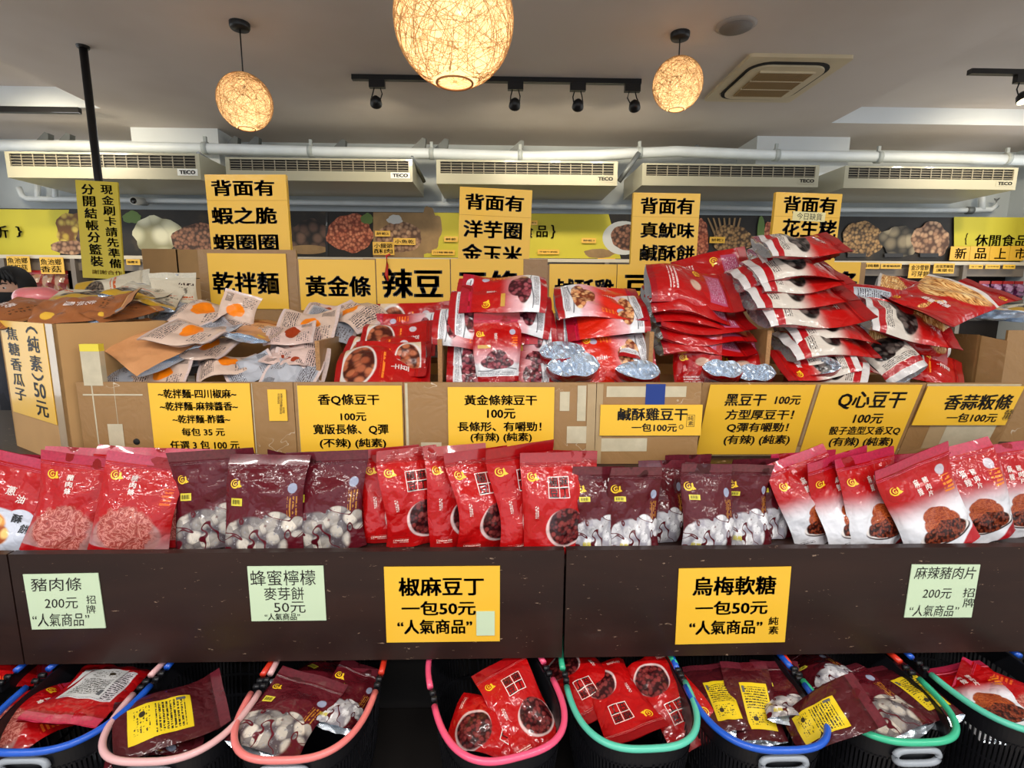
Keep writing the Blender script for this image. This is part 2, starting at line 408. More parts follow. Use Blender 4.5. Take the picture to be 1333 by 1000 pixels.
YEL, RDK, BLK, WHT = (plain('print_yellow', (244, 196, 34), 0.35, coat=.5), plain('print_red', (168, 14, 18), 0.35, coat=.5),
                      plain('print_black', (22, 16, 18), 0.35, coat=.5), plain('print_white', (232, 214, 208), 0.35, coat=.5))
PAL = plain('print_pale_gold', (196, 150, 60), 0.35, coat=.5); LEM = plain('label_lemon', (222, 206, 60), 0.4, coat=.3)
SLOT = {'y': 2, 'r': 3, 'k': 4, 'w': 5, 'p': 6, 'l': 7}

def G_at(u, v, s=0.026, a='y'): return [('ring', u, v, s, a)]
LOGO = lambda u, v: [('ring', u, v, 0.0145, 'y'), ('t', 'G', u, v, 0.0105, 0.0125, 0.03, 'y')]
DES = {}
def design(key, W, H, T, mat, back, gusset=True, seal=None, decals=(), label=None, sealc=None, lift=0.03, pillow=False, foil=None, bot=.72):
    DES[key] = dict(W=W, H=H, T=T, mat=mat, back=back, gusset=gusset, decals=list(decals), label=label, sealc=sealc, lift=lift, pillow=pillow, foil=foil, bot=bot)
REDB = m_back('red_pouch_back_film', (166, 12, 16), (206, 200, 204)); MARB = m_back('maroon_pouch_back_film', (74, 20, 26))
RED2 = m_back('red_pouch_back_foil', (164, 12, 18), (176, 182, 190))
CRIM = plain('crimson_seal', (160, 14, 36), 0.3, coat=.8, nscale=120, var=.2); MARS = plain('maroon_seal', (92, 30, 40), 0.25, coat=1, nscale=120, var=.25)
REDS = plain('red_seal', (152, 10, 14), 0.3, coat=.8, nscale=120, var=.15); PNKS = plain('pink_seal', (176, 40, 70), 0.28, coat=1, nscale=150, var=.2)
TANS = plain('tan_seal', (168, 108, 60), 0.45, coat=.3, nscale=100, var=.15); PAPS = plain('pale_seal', (206, 184, 178), 0.4, coat=.4, nscale=150, var=.12)
GRYS = plain('cream_seal', (206, 200, 182), 0.4, coat=.4, nscale=150, var=.1)
YLAB = m_label('yellow_nutrition_label', (226, 196, 30)); WLAB = m_label('white_nutrition_label', (206, 206, 206))

design('pepper', .172, .268, .042, m_pepper(), REDB, decals=LOGO(.16, .775) + [
    ('f', .40, .76, .565, .77, 'w'), ('t', '椒', .49, .722, .024, .024, .012, 'k'), ('t', '麻', .67, .722, .024, .024, .012, 'k'),
    ('t', '豆', .49, .618, .024, .024, .012, 'k'), ('t', '丁', .67, .618, .024, .024, .012, 'k'), ('t', '香麻', .20, .44, .010, .034, .0, 'w')], sealc=REDS, label=WLAB)
design('pork', .195, .262, .042, m_pork(), REDB, decals=LOGO(.16, .78) + [('v', '豬肉條', .40, .60, .80, .016, 'w', .03)], sealc=PNKS, label=WLAB)
design('honey', .212, .262, .050, m_clear('honey_candy_film', (88, 20, 30), False), MARB, decals=LOGO(.13, .72) + [('q', .09, .24, .50, .575, 'l'), ('bar', .11, .22, .515, .56, 'k')], sealc=MARS, label=YLAB)
design('plum', .142, .232, .040, m_clear('plum_gummy_film', (84, 20, 28), True), MARB, decals=LOGO(.13, .75) + [('q', .12, .33, .60, .655, 'l'), ('bar', .15, .30, .612, .645, 'k'), ('t', '烏梅', .24, .10, .026, .014, .02, 'l')], sealc=MARS, label=YLAB)
design('slices', .205, .268, .046, m_slices(), REDB, decals=LOGO(.15, .74) + [('v', '麻辣', .45, .60, .77, .015, 'w', .03), ('v', '豬肉片', .58, .56, .76, .015, 'w', .03)], sealc=PNKS)
design('crisp', .215, .27, .046, m_crisp(), REDB, decals=[('t', '蔥', .55, .66, .022, .022, .02, 'w'), ('t', '油', .68, .60, .020, .020, .02, 'w'), ('t', '酥', .72, .42, .024, .022, .04, 'k'), ('t', '餅', .84, .34, .022, .022, .02, 'k')], sealc=PNKS)
tp = ((60, 14, 24), (122, 40, 54), (164, 84, 92))
design('tofu', .170, .250, .042, m_tofu('spicy_tofu_film', tp), RED2, decals=LOGO(.14, .70) + [('v', '豆干', .48, .58, .70, .012, 'w', .03), ('q', .10, .37, .48, .53, 'p')], sealc=CRIM)
design('chick', .175, .255, .044, m_tofu('salty_tofu_film', ((120, 50, 24), (204, 130, 84), (236, 186, 130)), (208, 34, 14)), RED2, decals=LOGO(.85, .80) + [('v', '豆干', .48, .55, .72, .013, 'w', .03)], sealc=CRIM)
design('brown', .172, .255, .040, m_brown(), RED2, decals=[('v', '豆干', .5, .58, .78, .02, 'w', .03)], sealc=REDS)
design('redstick', .170, .250, .046, m_red(), RED2, decals=LOGO(.2, .57), sealc=REDS)
design('tofumouth', .142, .250, .066, DES['tofu']['mat'], RED2, decals=LOGO(.14, .70), sealc=CRIM, bot=1.0, lift=.04)
design('black', .170, .270, .056, m_black(), RED2, decals=LOGO(.15, .80) + [('t', '黑豆干', .5, .74, .06, .016, .03, 'w')], sealc=REDS, lift=.02, foil=(206, 212, 220))
design('fries', .200, .255, .038, m_fries(), RED2, decals=LOGO(.86, .80) + [('t', '香蒜', .55, .62, .036, .018, .04, 'w'), ('t', '粄條', .36, .58, .036, .018, .04, 'w')], sealc=REDS)
design('noodle', .138, .176, .026, m_noodle('noodle_packet_film', (214, 186, 168), (240, 128, 10)), m_noodle('noodle_packet_back', (206, 184, 178), (206, 186, 180)), gusset=False, pillow=True, sealc=PAPS)
design('chili', .135, .172, .026, m_noodle('chili_noodle_packet_film', (216, 186, 176), (150, 50, 14)), m_noodle('chili_noodle_packet_back', (206, 184, 176), (206, 184, 176)), gusset=False, pillow=True, sealc=PAPS)
design('clearp', .135, .170, .026, m_noodle('grey_noodle_packet_film', (172, 174, 182), (180, 182, 190)), silver('packet_foil', (190, 196, 210)), gusset=False, pillow=True, sealc=PAPS)
design('kraft', .175, .240, .034, m_kraft(), silver(), sealc=TANS)
design('amber', .175, .240, .036, m_kraft('amber_pouch_film', (140, 80, 40), (166, 104, 62)), silver(), sealc=TANS, decals=[('v', '乾拌麵', .5, .30, .62, .030, 'w', .02)])
design('seed', .175, .245, .034, m_seed(), silver(), decals=[('v', '瓜子', .75, .58, .70, .014, 'k', .02)], sealc=GRYS)

def surf(d, rnd):
    W, H, T = d['W'], d['H'], d['T']
    cr = [(rnd.uniform(-1, 1), rnd.uniform(-1, 1), rnd.uniform(1.2, 3.8), rnd.random(), rnd.uniform(.3, 1)) for _ in range(6)]
    bend = rnd.uniform(-.25, .35); wave = rnd.uniform(-.010, .010); flop = rnd.uniform(-.4, .8); ew = [rnd.uniform(-.007, .007) for _ in range(4)]
    tw = rnd.uniform(-.06, .06); ph = rnd.random() * 6; lb = [rnd.uniform(.8, 1.2) for _ in range(3)]
    def prof(v):
        if d['pillow']:
            return max(0.0, sin(pi * min(1, max(0, (v - .06) / .88)))) ** .7
        b0 = d['bot']; a = b0 + (1 - b0) * sin(min(1, v / .28) * pi / 2)
        return a if v < .28 else max(0.0, cos(min(1, (v - .28) / .60) * pi / 2)) ** .8
    def S(u, v, side, off=0.0):
        q = 2 * u - 1
        ac = max(0.0, 1 - abs(q) ** 2.2) ** .62
        p = prof(v); t = T * p * ac * (1 + .15 * sin(3 * u + ph) * lb[0])
        c = sum(a * (abs(((u * ax + v * ay * 1.4) * f + o) % 1 - .5) - .25) for ax, ay, f, o, a in cr)
        c *= .0105 * min(1, ac * 1.6) * (.35 + .65 * min(1, p * 1.5)) * (0 if (d['pillow'] and p < .02) else 1)
        x = (u - .5) * W * (1 - .07 * p) + (ew[0] * sin(6 * v + ph) if q < 0 else ew[1] * sin(5 * v + ph)) * abs(q)
        spine = bend * H * (v - .4) ** 2 + wave * sin(7 * v + ph) * 1.0 + tw * W * q * (v - .5) - flop * H * max(0, v - .8) ** 2 + .002 * sin(9 * u + ph) * (v > .85)
        y = side * (t / 2 + .0006 + off) + spine + c * (1 if side < 0 else -.7)
        z = v * H - (.010 * (1 - ac) if False else 0) + .006 * abs(q) ** 3 * max(0, 1 - v * 5)
        return (x, y, z)
    return S
_pc = {}
def pouch(key, seed):
    if (key, seed) in _pc: return _pc[(key, seed)]
    d = DES[key]; rnd = random.Random(key + str(seed)); S = surf(d, rnd); W, H = d['W'], d['H']
    NU, NV = 20, 26; mb = MB()
    for side, mi in ((-1, 0), (1, 1)):
        vs, uvs, fs = [], [], []
        for j in range(NV + 1):
            for i in range(NU + 1):
                vs.append(S(i / NU, j / NV, side)); uvs.append((i / NU, j / NV))
        for j in range(NV):
            for i in range(NU):
                a = j * (NU + 1) + i; f = (a, a + 1, a + NU + 2, a + NU + 1)
                fs.append(f if side < 0 else f[::-1])
        mb.add(vs, fs, mi, uvs, True)
    def drape(pts, fs, slot, off=.0012):     # pts in u,v
        mb.add([S(min(1, max(0, u)), min(1, max(0, v)), -1, off) for u, v in pts], fs, SLOT[slot], smooth=True)
    def text(s, u, v, w, h, bold, slot):
        g, f = glyphs(s, bold); drape([(u + (x - .5) * w / W, v + (y - .5) * h / H) for x, y in g], f, slot, .0018)
    for q in d['decals']:
        if q[0] == 'ring':
            _, u, v, s, sl = q; n = 22; pts = []; a0, a1 = radians(70), radians(395)
            for k in range(n + 1):
                a = a0 + (a1 - a0) * k / n; w = .34 * (k / n) ** .6 + .02
                pts += [(u + s * .62 * cos(a) / W, v + s * .62 * sin(a) / H), (u + s * (.62 + w) * cos(a) / W, v + s * (.62 + w) * sin(a) / H)]
            drape(pts, [(2 * k, 2 * k + 1, 2 * k + 3, 2 * k + 2) for k in range(n)], sl)
            drape([(u + s * .95 / W, v - s * .1 / H), (u + s * 1.4 / W, v - s * .55 / H), (u + s * .7 / W, v - s * .75 / H)], [(0, 2, 1)], sl)
        elif q[0] == 't': text(*q[1:])
        elif q[0] == 'v':
            _, s, u, v0, v1, w, sl, bo = q; n = len(s); hh = (v1 - v0) / n
            for k, ch in enumerate(s): text(ch, u, v1 - (k + .5) * hh, w, hh * H * .86, bo, sl)
        elif q[0] == 'f':
            _, u0, u1, v0, v1, sl = q; t = .0022; um, vm = (u0 + u1) / 2, (v0 + v1) / 2
            for (a, b, c, e) in ((u0, u0 + t / W, v0, v1), (u1 - t / W, u1, v0, v1), (um - t / 2 / W, um + t / 2 / W, v0, v1), (u0, u1, v0, v0 + t / H), (u0, u1, v1 - t / H, v1), (u0, u1, vm - t / 2 / H, vm + t / 2 / H)):
                n = 6; pts = []
                for k in range(n + 1):
                    f = k / n
                    pts += ([(a, c + (e - c) * f), (b, c + (e - c) * f)] if (e - c) * H > (b - a) * W else [(a + (b - a) * f, e), (a + (b - a) * f, c)])
                drape(pts, [(2 * k, 2 * k + 1, 2 * k + 3, 2 * k + 2) for k in range(n)], sl, .0016)
        elif q[0] == 'q':
            _, u0, u1, v0, v1, sl = q; n = 6
            drape([(u0 + (u1 - u0) * i / n, v0 + (v1 - v0) * j / 2) for j in range(3) for i in range(n + 1)], [(j * 7 + i, j * 7 + i + 1, j * 7 + i + 8, j * 7 + i + 7) for j in range(2) for i in range(n)], sl, .0012)
        elif q[0] == 'bar':
            _, u0, u1, v0, v1, sl = q; n = 9
            for k in range(n):
                a = u0 + (u1 - u0) * k / n; b = a + (u1 - u0) / n * (.35 + .3 * (k % 3 == 0)); drape([(a, v0), (b, v0), (b, v1), (a, v1)], [(0, 1, 2, 3)], sl, .0018)
    out = {'body': mb.mesh('pouch_film', [d['mat'], d['back'], YEL, RDK, BLK, WHT, PAL, LEM])}
    if d['sealc']:
        sb = MB()
        for v0, v1 in (((.905, 1.0),) if not d['pillow'] else ((.945, 1.0), (0.0, .055))):
            for side in (-1, 1):
                vs = [S(i / 12, v0 + (v1 - v0) * j / 3, side, .0007) for j in range(4) for i in range(13)]
                fs = [(j * 13 + i, j * 13 + i + 1, j * 13 + i + 14, j * 13 + i + 13) for j in range(3) for i in range(12)]
                sb.add(vs, fs if side < 0 else [f[::-1] for f in fs], 0, None, True)
        if not d['pillow']:
            for vz in (.865, .88):
                vs = [S(i / 12, vz + e, -1, o) for e, o in ((0, .0005), (.003, .0022), (.006, .0005)) for i in range(13)]
                sb.add(vs, [(j * 13 + i, j * 13 + i + 1, j * 13 + i + 14, j * 13 + i + 13) for j in range(2) for i in range(12)], 0, None, True)
        out['top_seal'] = sb.mesh('top_seal', d['sealc'])
    if d['gusset']:
        gb = MB(); n = 8; vs = []; rr = [rnd.uniform(-.003, .003) for _ in range(40)]
        for j in range(n + 1):
            w = j / n
            for i in range(NU + 1):
                u = i / NU; a = Vector(S(u, 0, -1)); b = Vector(S(u, 0, 1)); p = a.lerp(b, w)
                k = (1 - abs(2 * w - 1)) * max(0, 1 - abs(2 * u - 1) ** 2)
                p.z += d['lift'] * k + rr[(i * 7 + j * 13) % 40] * min(1, k * 3) * (2.2 if d['bot'] == 1 else 1.2)
                vs.append(p)
        gb.add(vs, [(j * (NU + 1) + i, (j + 1) * (NU + 1) + i, (j + 1) * (NU + 1) + i + 1, j * (NU + 1) + i + 1) for j in range(n) for i in range(NU)], 0, None, d['bot'] != 1)
        out['bottom_gusset'] = gb.mesh('bottom_gusset', silver() if not d['foil'] else silver('grey_foil', d['foil']))
    if d['label']:
        lb = MB(); n = 10
        vs = [S(.14 + .56 * i / n, .12 + .56 * j / n, 1, .0012) for j in range(n + 1) for i in range(n + 1)]
        uv = [(1 - i / n, j / n) for j in range(n + 1) for i in range(n + 1)]
        lb.add(vs, [(j * (n + 1) + i, (j + 1) * (n + 1) + i, (j + 1) * (n + 1) + i + 1, j * (n + 1) + i + 1) for j in range(n) for i in range(n)], 0, uv, True)
        out['nutrition_label'] = lb.mesh('nutrition_label', d['label'])
    _pc[(key, seed)] = out
    return out

CATS = dict(noodle='noodle packet', chili='noodle packet', clearp='noodle packet')
NAMES = dict(pepper='tofu_pouch', pork='pork_strip_pouch', honey='candy_pouch', plum='gummy_pouch', slices='pork_slice_pouch', crisp='cracker_pouch', tofu='tofu_pouch', tofumouth='tofu_pouch', redstick='tofu_pouch', amber='seasoned_noodle_pouch', chick='tofu_pouch', brown='tofu_pouch', black='tofu_pouch', fries='noodle_strip_pouch', noodle='noodle_packet', chili='noodle_packet', clearp='noodle_packet', kraft='seasoned_noodle_pouch', seed='melon_seed_pouch')
def bag(key, seed, M, label, group, s=1.0, cat=None):
    """one pouch: its film, and its seal, gusset and label as children; copies share meshes"""
    parts = pouch(key, seed)
    o = put(NAMES[key], parts['body']); o.matrix_world = M @ Matrix.Diagonal((s, s, s, 1))
    tag(o, label, cat or CATS.get(key, 'snack pouch'), group)
    for n, me in parts.items():
        if n != 'body': put(n, me, o)
    return o
def frame(axis, toward, pos):
    z = axis.normalized(); y = -(toward - z * toward.dot(z)).normalized(); x = y.cross(z)
    return Matrix(((x.x, y.x, z.x, pos.x), (x.y, y.y, z.y, pos.y), (x.z, y.z, z.z, pos.z), (0, 0, 0, 1)))
def lay(key, seed, b, t, face, label, group, smin=.85, smax=1.18, roll=0):
    """bag lying with its bottom seen at photo pixel b=(x,y,Y) and its top at t; face: 0 front faces the viewer, 90 front faces up"""
    A = P(b[0], b[1], Y=b[2]); B = P(t[0], t[1], Y=t[2]); ax = B - A
    mid = (A + B) / 2; z = ax.normalized()
    c = CAM - mid; c = (c - z * c.dot(z)).normalized()
    up = Vector((0, 0, 1)); u2 = up - z * up.dot(z)
    if u2.length < .15: u2 = c
    f = radians(face); n = c * cos(f) + u2.normalized() * sin(f)
    s = min(smax, max(smin, ax.length / DES[key]['H']))
    return bag(key, seed, frame(ax, n, mid - z * (DES[key]['H'] * s / 2)), label, group, s)
def stand(key, seed, px, top_px, Y, z, lean, roll, yaw, label, group, s=1.0):
    """bag standing on a surface at height z; px is the photo column of its middle"""
    base = P(px, 660, Y=Y); base.z = z
    R = Matrix.Rotation(radians(yaw), 3, 'Z') @ Matrix.Rotation(radians(roll), 3, 'Y') @ Matrix.Rotation(radians(-lean), 3, 'X')
    return bag(key, seed, Matrix.Translation(base) @ R.to_4x4(), label, group, s)
# ------------------------------------------------------------------ room shell
ZC = 2.95; YW = 5.1; XL, XR, YF = -4.8, 4.9, -3.2
gC = G('painted_ceiling', 0.75); n1 = gC.noise(0.9, detail=4); n2 = gC.noise(4, detail=3)
cc = gC.mix(gC.sm(n1, .35, .7), (206, 196, 188), (192, 180, 170)); cc = gC.mix(gC.sm(n2, .72, .84), cc, (176, 164, 152)); gC.base(cc); gC.bump(n2, .05, .01)
M_ceil = gC.mat
M_wall = plain('painted_wall', (196, 204, 208), .7, nscale=3, var=.05)
M_white = plain('white_plaster', (226, 232, 236), .7, nscale=3, var=.03)
gF = G('floor_tiles', .35); br = gF.nt.nodes.new('ShaderNodeTexBrick'); br.offset = 0; br.inputs['Scale'].default_value = 1
br.inputs['Brick Width'].default_value = .6; br.inputs['Row Height'].default_value = .6; br.inputs['Mortar Size'].default_value = .004
br.inputs['Color1'].default_value = lin((160, 150, 140)); br.inputs['Color2'].default_value = lin((166, 156, 144)); br.inputs['Mortar'].default_value = lin((60, 56, 52))
gF.link(gF.vec(), br.inputs[0]); gF.link(E(gF, br.outputs[0]), gF.b.inputs['Base Color'])
struct(MB().b2((XL - .1, YF - 2, -.1), (XR + .1, YW + .2, 0)).obj('floor', gF.mat))
pr = P(1082, 160, Z=ZC); pl = P(131, 141, Z=ZC)
xr, yr, xl, yl = pr.x, pr.y, pl.x, pl.y
hr = P(1100, 139, Y=yr).z - ZC; hl = P(60, 113, Y=yl).z - ZC
cm = MB()
cm.b2((xl, YF, ZC), (xr, YW, ZC + .4)); cm.b2((xr, yr, ZC), (XR, YW, ZC + .4)); cm.b2((XL, yl, ZC), (xl, YW, ZC + .4))
cm.b2((xr, YF, ZC + hr), (XR, yr, ZC + .4)); cm.b2((XL, YF, ZC + hl), (xl, yl, ZC + .4))
ceiling = struct(cm.obj('ceiling', M_ceil))
fb = MB(); fb.b2((xr + .002, yr - .006, ZC - .001), (XR, yr - .001, ZC + hr)); struct(fb.obj('trim_1', M_white))  # whiter sheets on both step faces carry their daylight brightness as colour
fb = MB(); fb.b2((XL, yl - .006, ZC - .001), (xl - .002, yl - .001, ZC + hl)); struct(fb.obj('trim_2', M_white))
struct(MB().b2((XL - .1, YW, 0), (XR + .1, YW + .12, ZC)).obj('wall_back', M_wall))
struct(MB().b2((XL - .12, YF, 0), (XL, YW, ZC + .4)).obj('wall_left', M_wall))
struct(MB().b2((XR, YF, 0), (XR + .12, YW, ZC + .4)).obj('wall_right', M_wall))
# white columns standing out of the back wall
for i, (a, b, yy) in enumerate(((171, 284, 4.72), (986, 1107, 4.72))):
    A = P(a, 180, Y=yy); B = P(b, 180, Y=yy)
    struct(MB().b2((A.x, yy, ZC - .36), (B.x, YW, ZC)).obj('trim_%d' % (i + 3), M_white))
# faint repair patches on the ceiling belong to its paint
pm = plain('ceiling_patch', (150, 138, 126), .8)

# ------------------------------------------------------------------ air conditioners
M_ac = plain('beige_enamel', (170, 166, 144), .4, coat=.2, nscale=2, var=.04); M_acd = plain('dark_slot', (34, 32, 28), .7); M_aclou = plain('grille_bar', (150, 142, 122), .5)
ACS = [(8, 260, 198.5, 232.5, 'beige ceiling air conditioner at the left end, crossed by the black sign pole'),
       (294, 537, 206, 235.5, 'beige ceiling air conditioner second from the left, above the shrimp ring sign'),
       (568, 804, 209, 240.5, 'beige ceiling air conditioner in the middle of the row of five'),
       (836, 1066, 213.5, 242.5, 'beige ceiling air conditioner second from the right, above the squid cracker sign'),
       (1099, 1324, 217, 246, 'beige ceiling air conditioner at the right end of the row')]
for x0, x1, y0, y1, lab in ACS:
    yy = 4.3; A = P(x0, (y0 + y1) / 2, Y=yy); B = P(x1, (y0 + y1) / 2, Y=yy); zt = P((x0 + x1) / 2, y0, Y=yy).z; zb = P((x0 + x1) / 2, y1, Y=yy).z
    w = B.x - A.x; h = zt - zb; c = (A.x + B.x) / 2
    t = thing('air_conditioner', (c, yy, zb), lab, 'air conditioner', 'air conditioners along the back wall')
    m = MB(); m.prism([(-w / 2, 0), (w / 2, 0), (w / 2, h), (-w / 2, h)], .02, .62); m.b2((-w / 2, 0, 0), (w / 2, .02, h * .44)); m.b2((-w / 2, 0, h * .92), (w / 2, .02, h))
    m.b2((-w / 2, 0, h * .44), (-w / 2 + .03, .02, h * .92)); m.b2((w / 2 - .03, 0, h * .44), (w / 2, .02, h * .92)); m.obj('casing', M_ac, t)
    MB().b2((-w / 2 + .03, .016, h * .44), (w / 2 - .03, .0195, h * .92)).obj('air_slot', M_acd, t)
    m = MB()
    for k in range(17):
        x = -w / 2 + .03 + (w - .06) * k / 16; m.b2((x - .003, .002, h * .45), (x + .003, .008, h * .91))
    for k in range(4):
        z = h * (.50 + .11 * k); m.b2((-w / 2 + .03, .004, z - .002), (w / 2 - .03, .010, z + .002))
    m.obj('grille', M_aclou, t)
    bw, bh = w * .105, h * .26; MB().b2((w / 2 - .02 - bw, -.002, h * .15), (w / 2 - .02, 0, h * .15 + bh)).obj('badge_plate', plain('badge_white', (226, 228, 224), .4) if x0 < 400 else M_ac, t)
    g, f = glyphs('TECO', .055); gm = MB(); gm.add([(w / 2 - .02 - bw * .9 + x * bw * .8, -.003, h * .15 + bh * .2 + y * bh * .6) for x, y in g], f); gm.obj('badge_lettering', plain('badge_black', (24, 22, 22), .5), t)
    for sx in (-1, 1):
        MB().b2((sx * (w / 2 - .12) - .012, .60, h - .04), (sx * (w / 2 - .12) + .012, YW - yy, h - .01)).obj('wall_bracket', plain('grey_steel', (96, 98, 96), .5, .4), t)

# ------------------------------------------------------------------ pipes
M_pipe = plain('white_pipe', (214, 220, 222), .45, nscale=6, var=.08)
def pipe(pts, Y, r, label, name='pipe'):
    o = MB().tube([P(x, y, Y=Y) for x, y in pts], r, 12).obj(name, M_pipe); return tag(o, label, 'pipe')
big = pipe([(-60, 189), (90, 190), (250, 193), (430, 198), (560, 200), (690, 204), (780, 202), (880, 197), (1000, 202), (1180, 205), (1400, 210)], 4.6, .043, 'thick white pipe running along the whole wall above the air conditioners', 'drain_pipe')
for x, y in ((268, 193), (405, 197), (562, 200), (677, 203), (832, 199), (1010, 202), (1143, 205), (1310, 207)):
    c = P(x, y, Y=4.6); m = MB(); m.tube([c + Vector((-.02, 0, 0)), c + Vector((.02, 0, 0))], .05, 12)
    m.b2((c.x - .012, 4.59, c.z), (c.x + .012, 4.61, c.z + .09)); m.obj('pipe_coupling', plain('pipe_grey', (170, 176, 174), .5), big)
for x, y in ((58, 183), (86, 184), (303, 188), (330, 188), (442, 192), (546, 190), (575, 191), (673, 193), (900, 199)):
    c = P(x, y, Y=4.75); m = MB(); m.prism([(-.07, -.03), (.05, -.03), (.06, .05), (.03, .06)], -.03, .03); o = m.obj('pipe_bracket', plain('galvanised', (120, 124, 124), .5, .5)); o.location = c; o.parent = big
sp = pipe([(24, 244), (29, 255), (36, 259), (200, 261), (420, 264), (650, 267), (830, 270)], 4.98, .024, 'thin white pipe below the air conditioners, from the left end to the middle', 'condensate_pipe')
for x, yb in ((49, 243), (72, 244), (578, 243)): MB().tube([P(x, yb - 6, Y=4.98), P(x, 262 if x < 100 else 266, Y=4.98)], .022, 10).obj('riser_pipe', M_pipe, sp)
sp = pipe([(905, 270), (1060, 273), (1250, 274), (1290, 273), (1297, 268), (1298, 258)], 4.98, .024, 'thin white pipe below the air conditioners at the right', 'condensate_pipe')
MB().tube([P(1278, 250, Y=4.98), P(1278, 273, Y=4.98)], .028, 10).obj('riser_pipe', M_pipe, sp)
for x in (1061, 1262): MB().tube([P(x - 4, 274, Y=4.98), P(x + 4, 274, Y=4.98)], .034, 10).obj('pipe_clip', plain('galvanised', (120, 124, 124), .5, .5), sp)
o = MB().tube([P(258, 200, Y=4.35), P(290, 222, Y=4.7)], .018, 8).obj('strut', plain('galvanised', (120, 124, 124), .5, .5)); tag(o, 'diagonal steel strut between the first and second air conditioner', 'strut')
o = MB().tube([P(536, 205, Y=4.35), P(552, 236, Y=4.7)], .016, 8).obj('strut', plain('galvanised', (120, 124, 124), .5, .5)); tag(o, 'diagonal steel strut between the second and third air conditioner', 'strut')
o = MB().tube([P(832, 199, Y=4.5), P(806, 236, Y=4.5)], .02, 8).obj('strut', plain('galvanised', (120, 124, 124), .5, .5)); tag(o, 'diagonal steel strut between the third and fourth air conditioner', 'strut')
# security camera
c = P(180, 263, Y=4.9); t = thing('security_camera', c, 'small white security camera under the left air conditioner', 'security camera')
MB().tube([(0, .1, .02), (0, -.06, 0)], .035, 14).obj('housing', plain('camera_white', (206, 206, 200), .4), t)
MB().tube([(0, -.055, 0), (0, -.065, 0)], .026, 14).obj('lens', plain('lens_black', (14, 14, 16), .15), t)
MB().tube([(.0, .1, .02), (.05, .19, .03)], .015, 8).obj('mount', plain('camera_white', (206, 206, 200), .4), t)

# ------------------------------------------------------------------ cassette unit and speaker in the ceiling
q = [P(x, y, Z=ZC) for x, y in ((975, 69), (1103, 71), (1036, 130), (918, 128))]
cx = (min(p.x for p in q) + max(p.x for p in q)) / 2; y0 = (q[0].y + q[1].y) / 2; y1 = (q[2].y + q[3].y) / 2
wx = ((q[1].x - q[0].x) + (q[2].x - q[3].x)) / 2
cx = sum(p.x for p in q) / 4; cy = (y0 + y1) / 2; wy = y1 - y0
t = thing('ceiling_cassette', (cx, cy, ZC), 'square cream air conditioner set flush in the ceiling, above the right pendant lamp', 'air conditioner')
def rrect(w, h, r, n=6):
    o = []
    for sx, sy, a0 in ((1, 1, 0), (-1, 1, 90), (-1, -1, 180), (1, -1, 270)):
        for k in range(n + 1):
            a = radians(a0 + 90 * k / n); o.append((sx * (w / 2 - r) + r * cos(a), sy * (h / 2 - r) + r * sin(a)))
    return o
def slab(pts, z0, z1, mi=0):
    n = len(pts); m = MB(); m.add([(x, y, z0) for x, y in pts] + [(x, y, z1) for x, y in pts], [tuple(range(n - 1, -1, -1)), tuple(range(n, 2 * n))] + [(i, (i + 1) % n, n + (i + 1) % n, n + i) for i in range(n)], mi); return m
M_cas = plain('cream_plastic', (206, 190, 158), .5, nscale=5, var=.08)
slab(rrect(wx, wy, .02), -.02, 0).obj('surround', M_cas, t)
slab(rrect(wx * .82, wy * .84, .12), -.024, -.02).obj('air_gap', plain('gap_black', (20, 18, 16), .8), t)
slab(rrect(wx * .75, wy * .75, .10), -.034, -.018).obj('centre_panel', M_cas, t)
m = MB()
for k in range(22):
    x = -wx * .26 + wx * .52 * k / 21; m.b2((x - .005, -wy * .28, -.042), (x + .005, wy * .28, -.034))
m.obj('intake_grille', plain('tan_grille', (150, 122, 80), .6), t)
m = MB()
for k in range(4):
    y = -wy * .28 + wy * .56 * k / 3; m.b2((-wx * .28, y - .004, -.044), (wx * .28, y + .004, -.034))
m.obj('grille_bar', M_cas, t)
c = P(958, 33, Z=ZC); t = thing('ceiling_speaker', c, 'round grey ceiling speaker between the right pendant lamp and the cassette unit', 'speaker')
MB().lathe([(.0, -.012), (.085, -.012), (.1, -.004), (.1, 0)], n=28).obj('rim', plain('speaker_grey', (150, 140, 132), .6), t)
MB().lathe([(.0, -.0135), (.08, -.0135), (.08, -.012)], n=28).obj('mesh_cover', plain('speaker_mesh', (112, 104, 98), .7, nscale=300, var=.3), t)

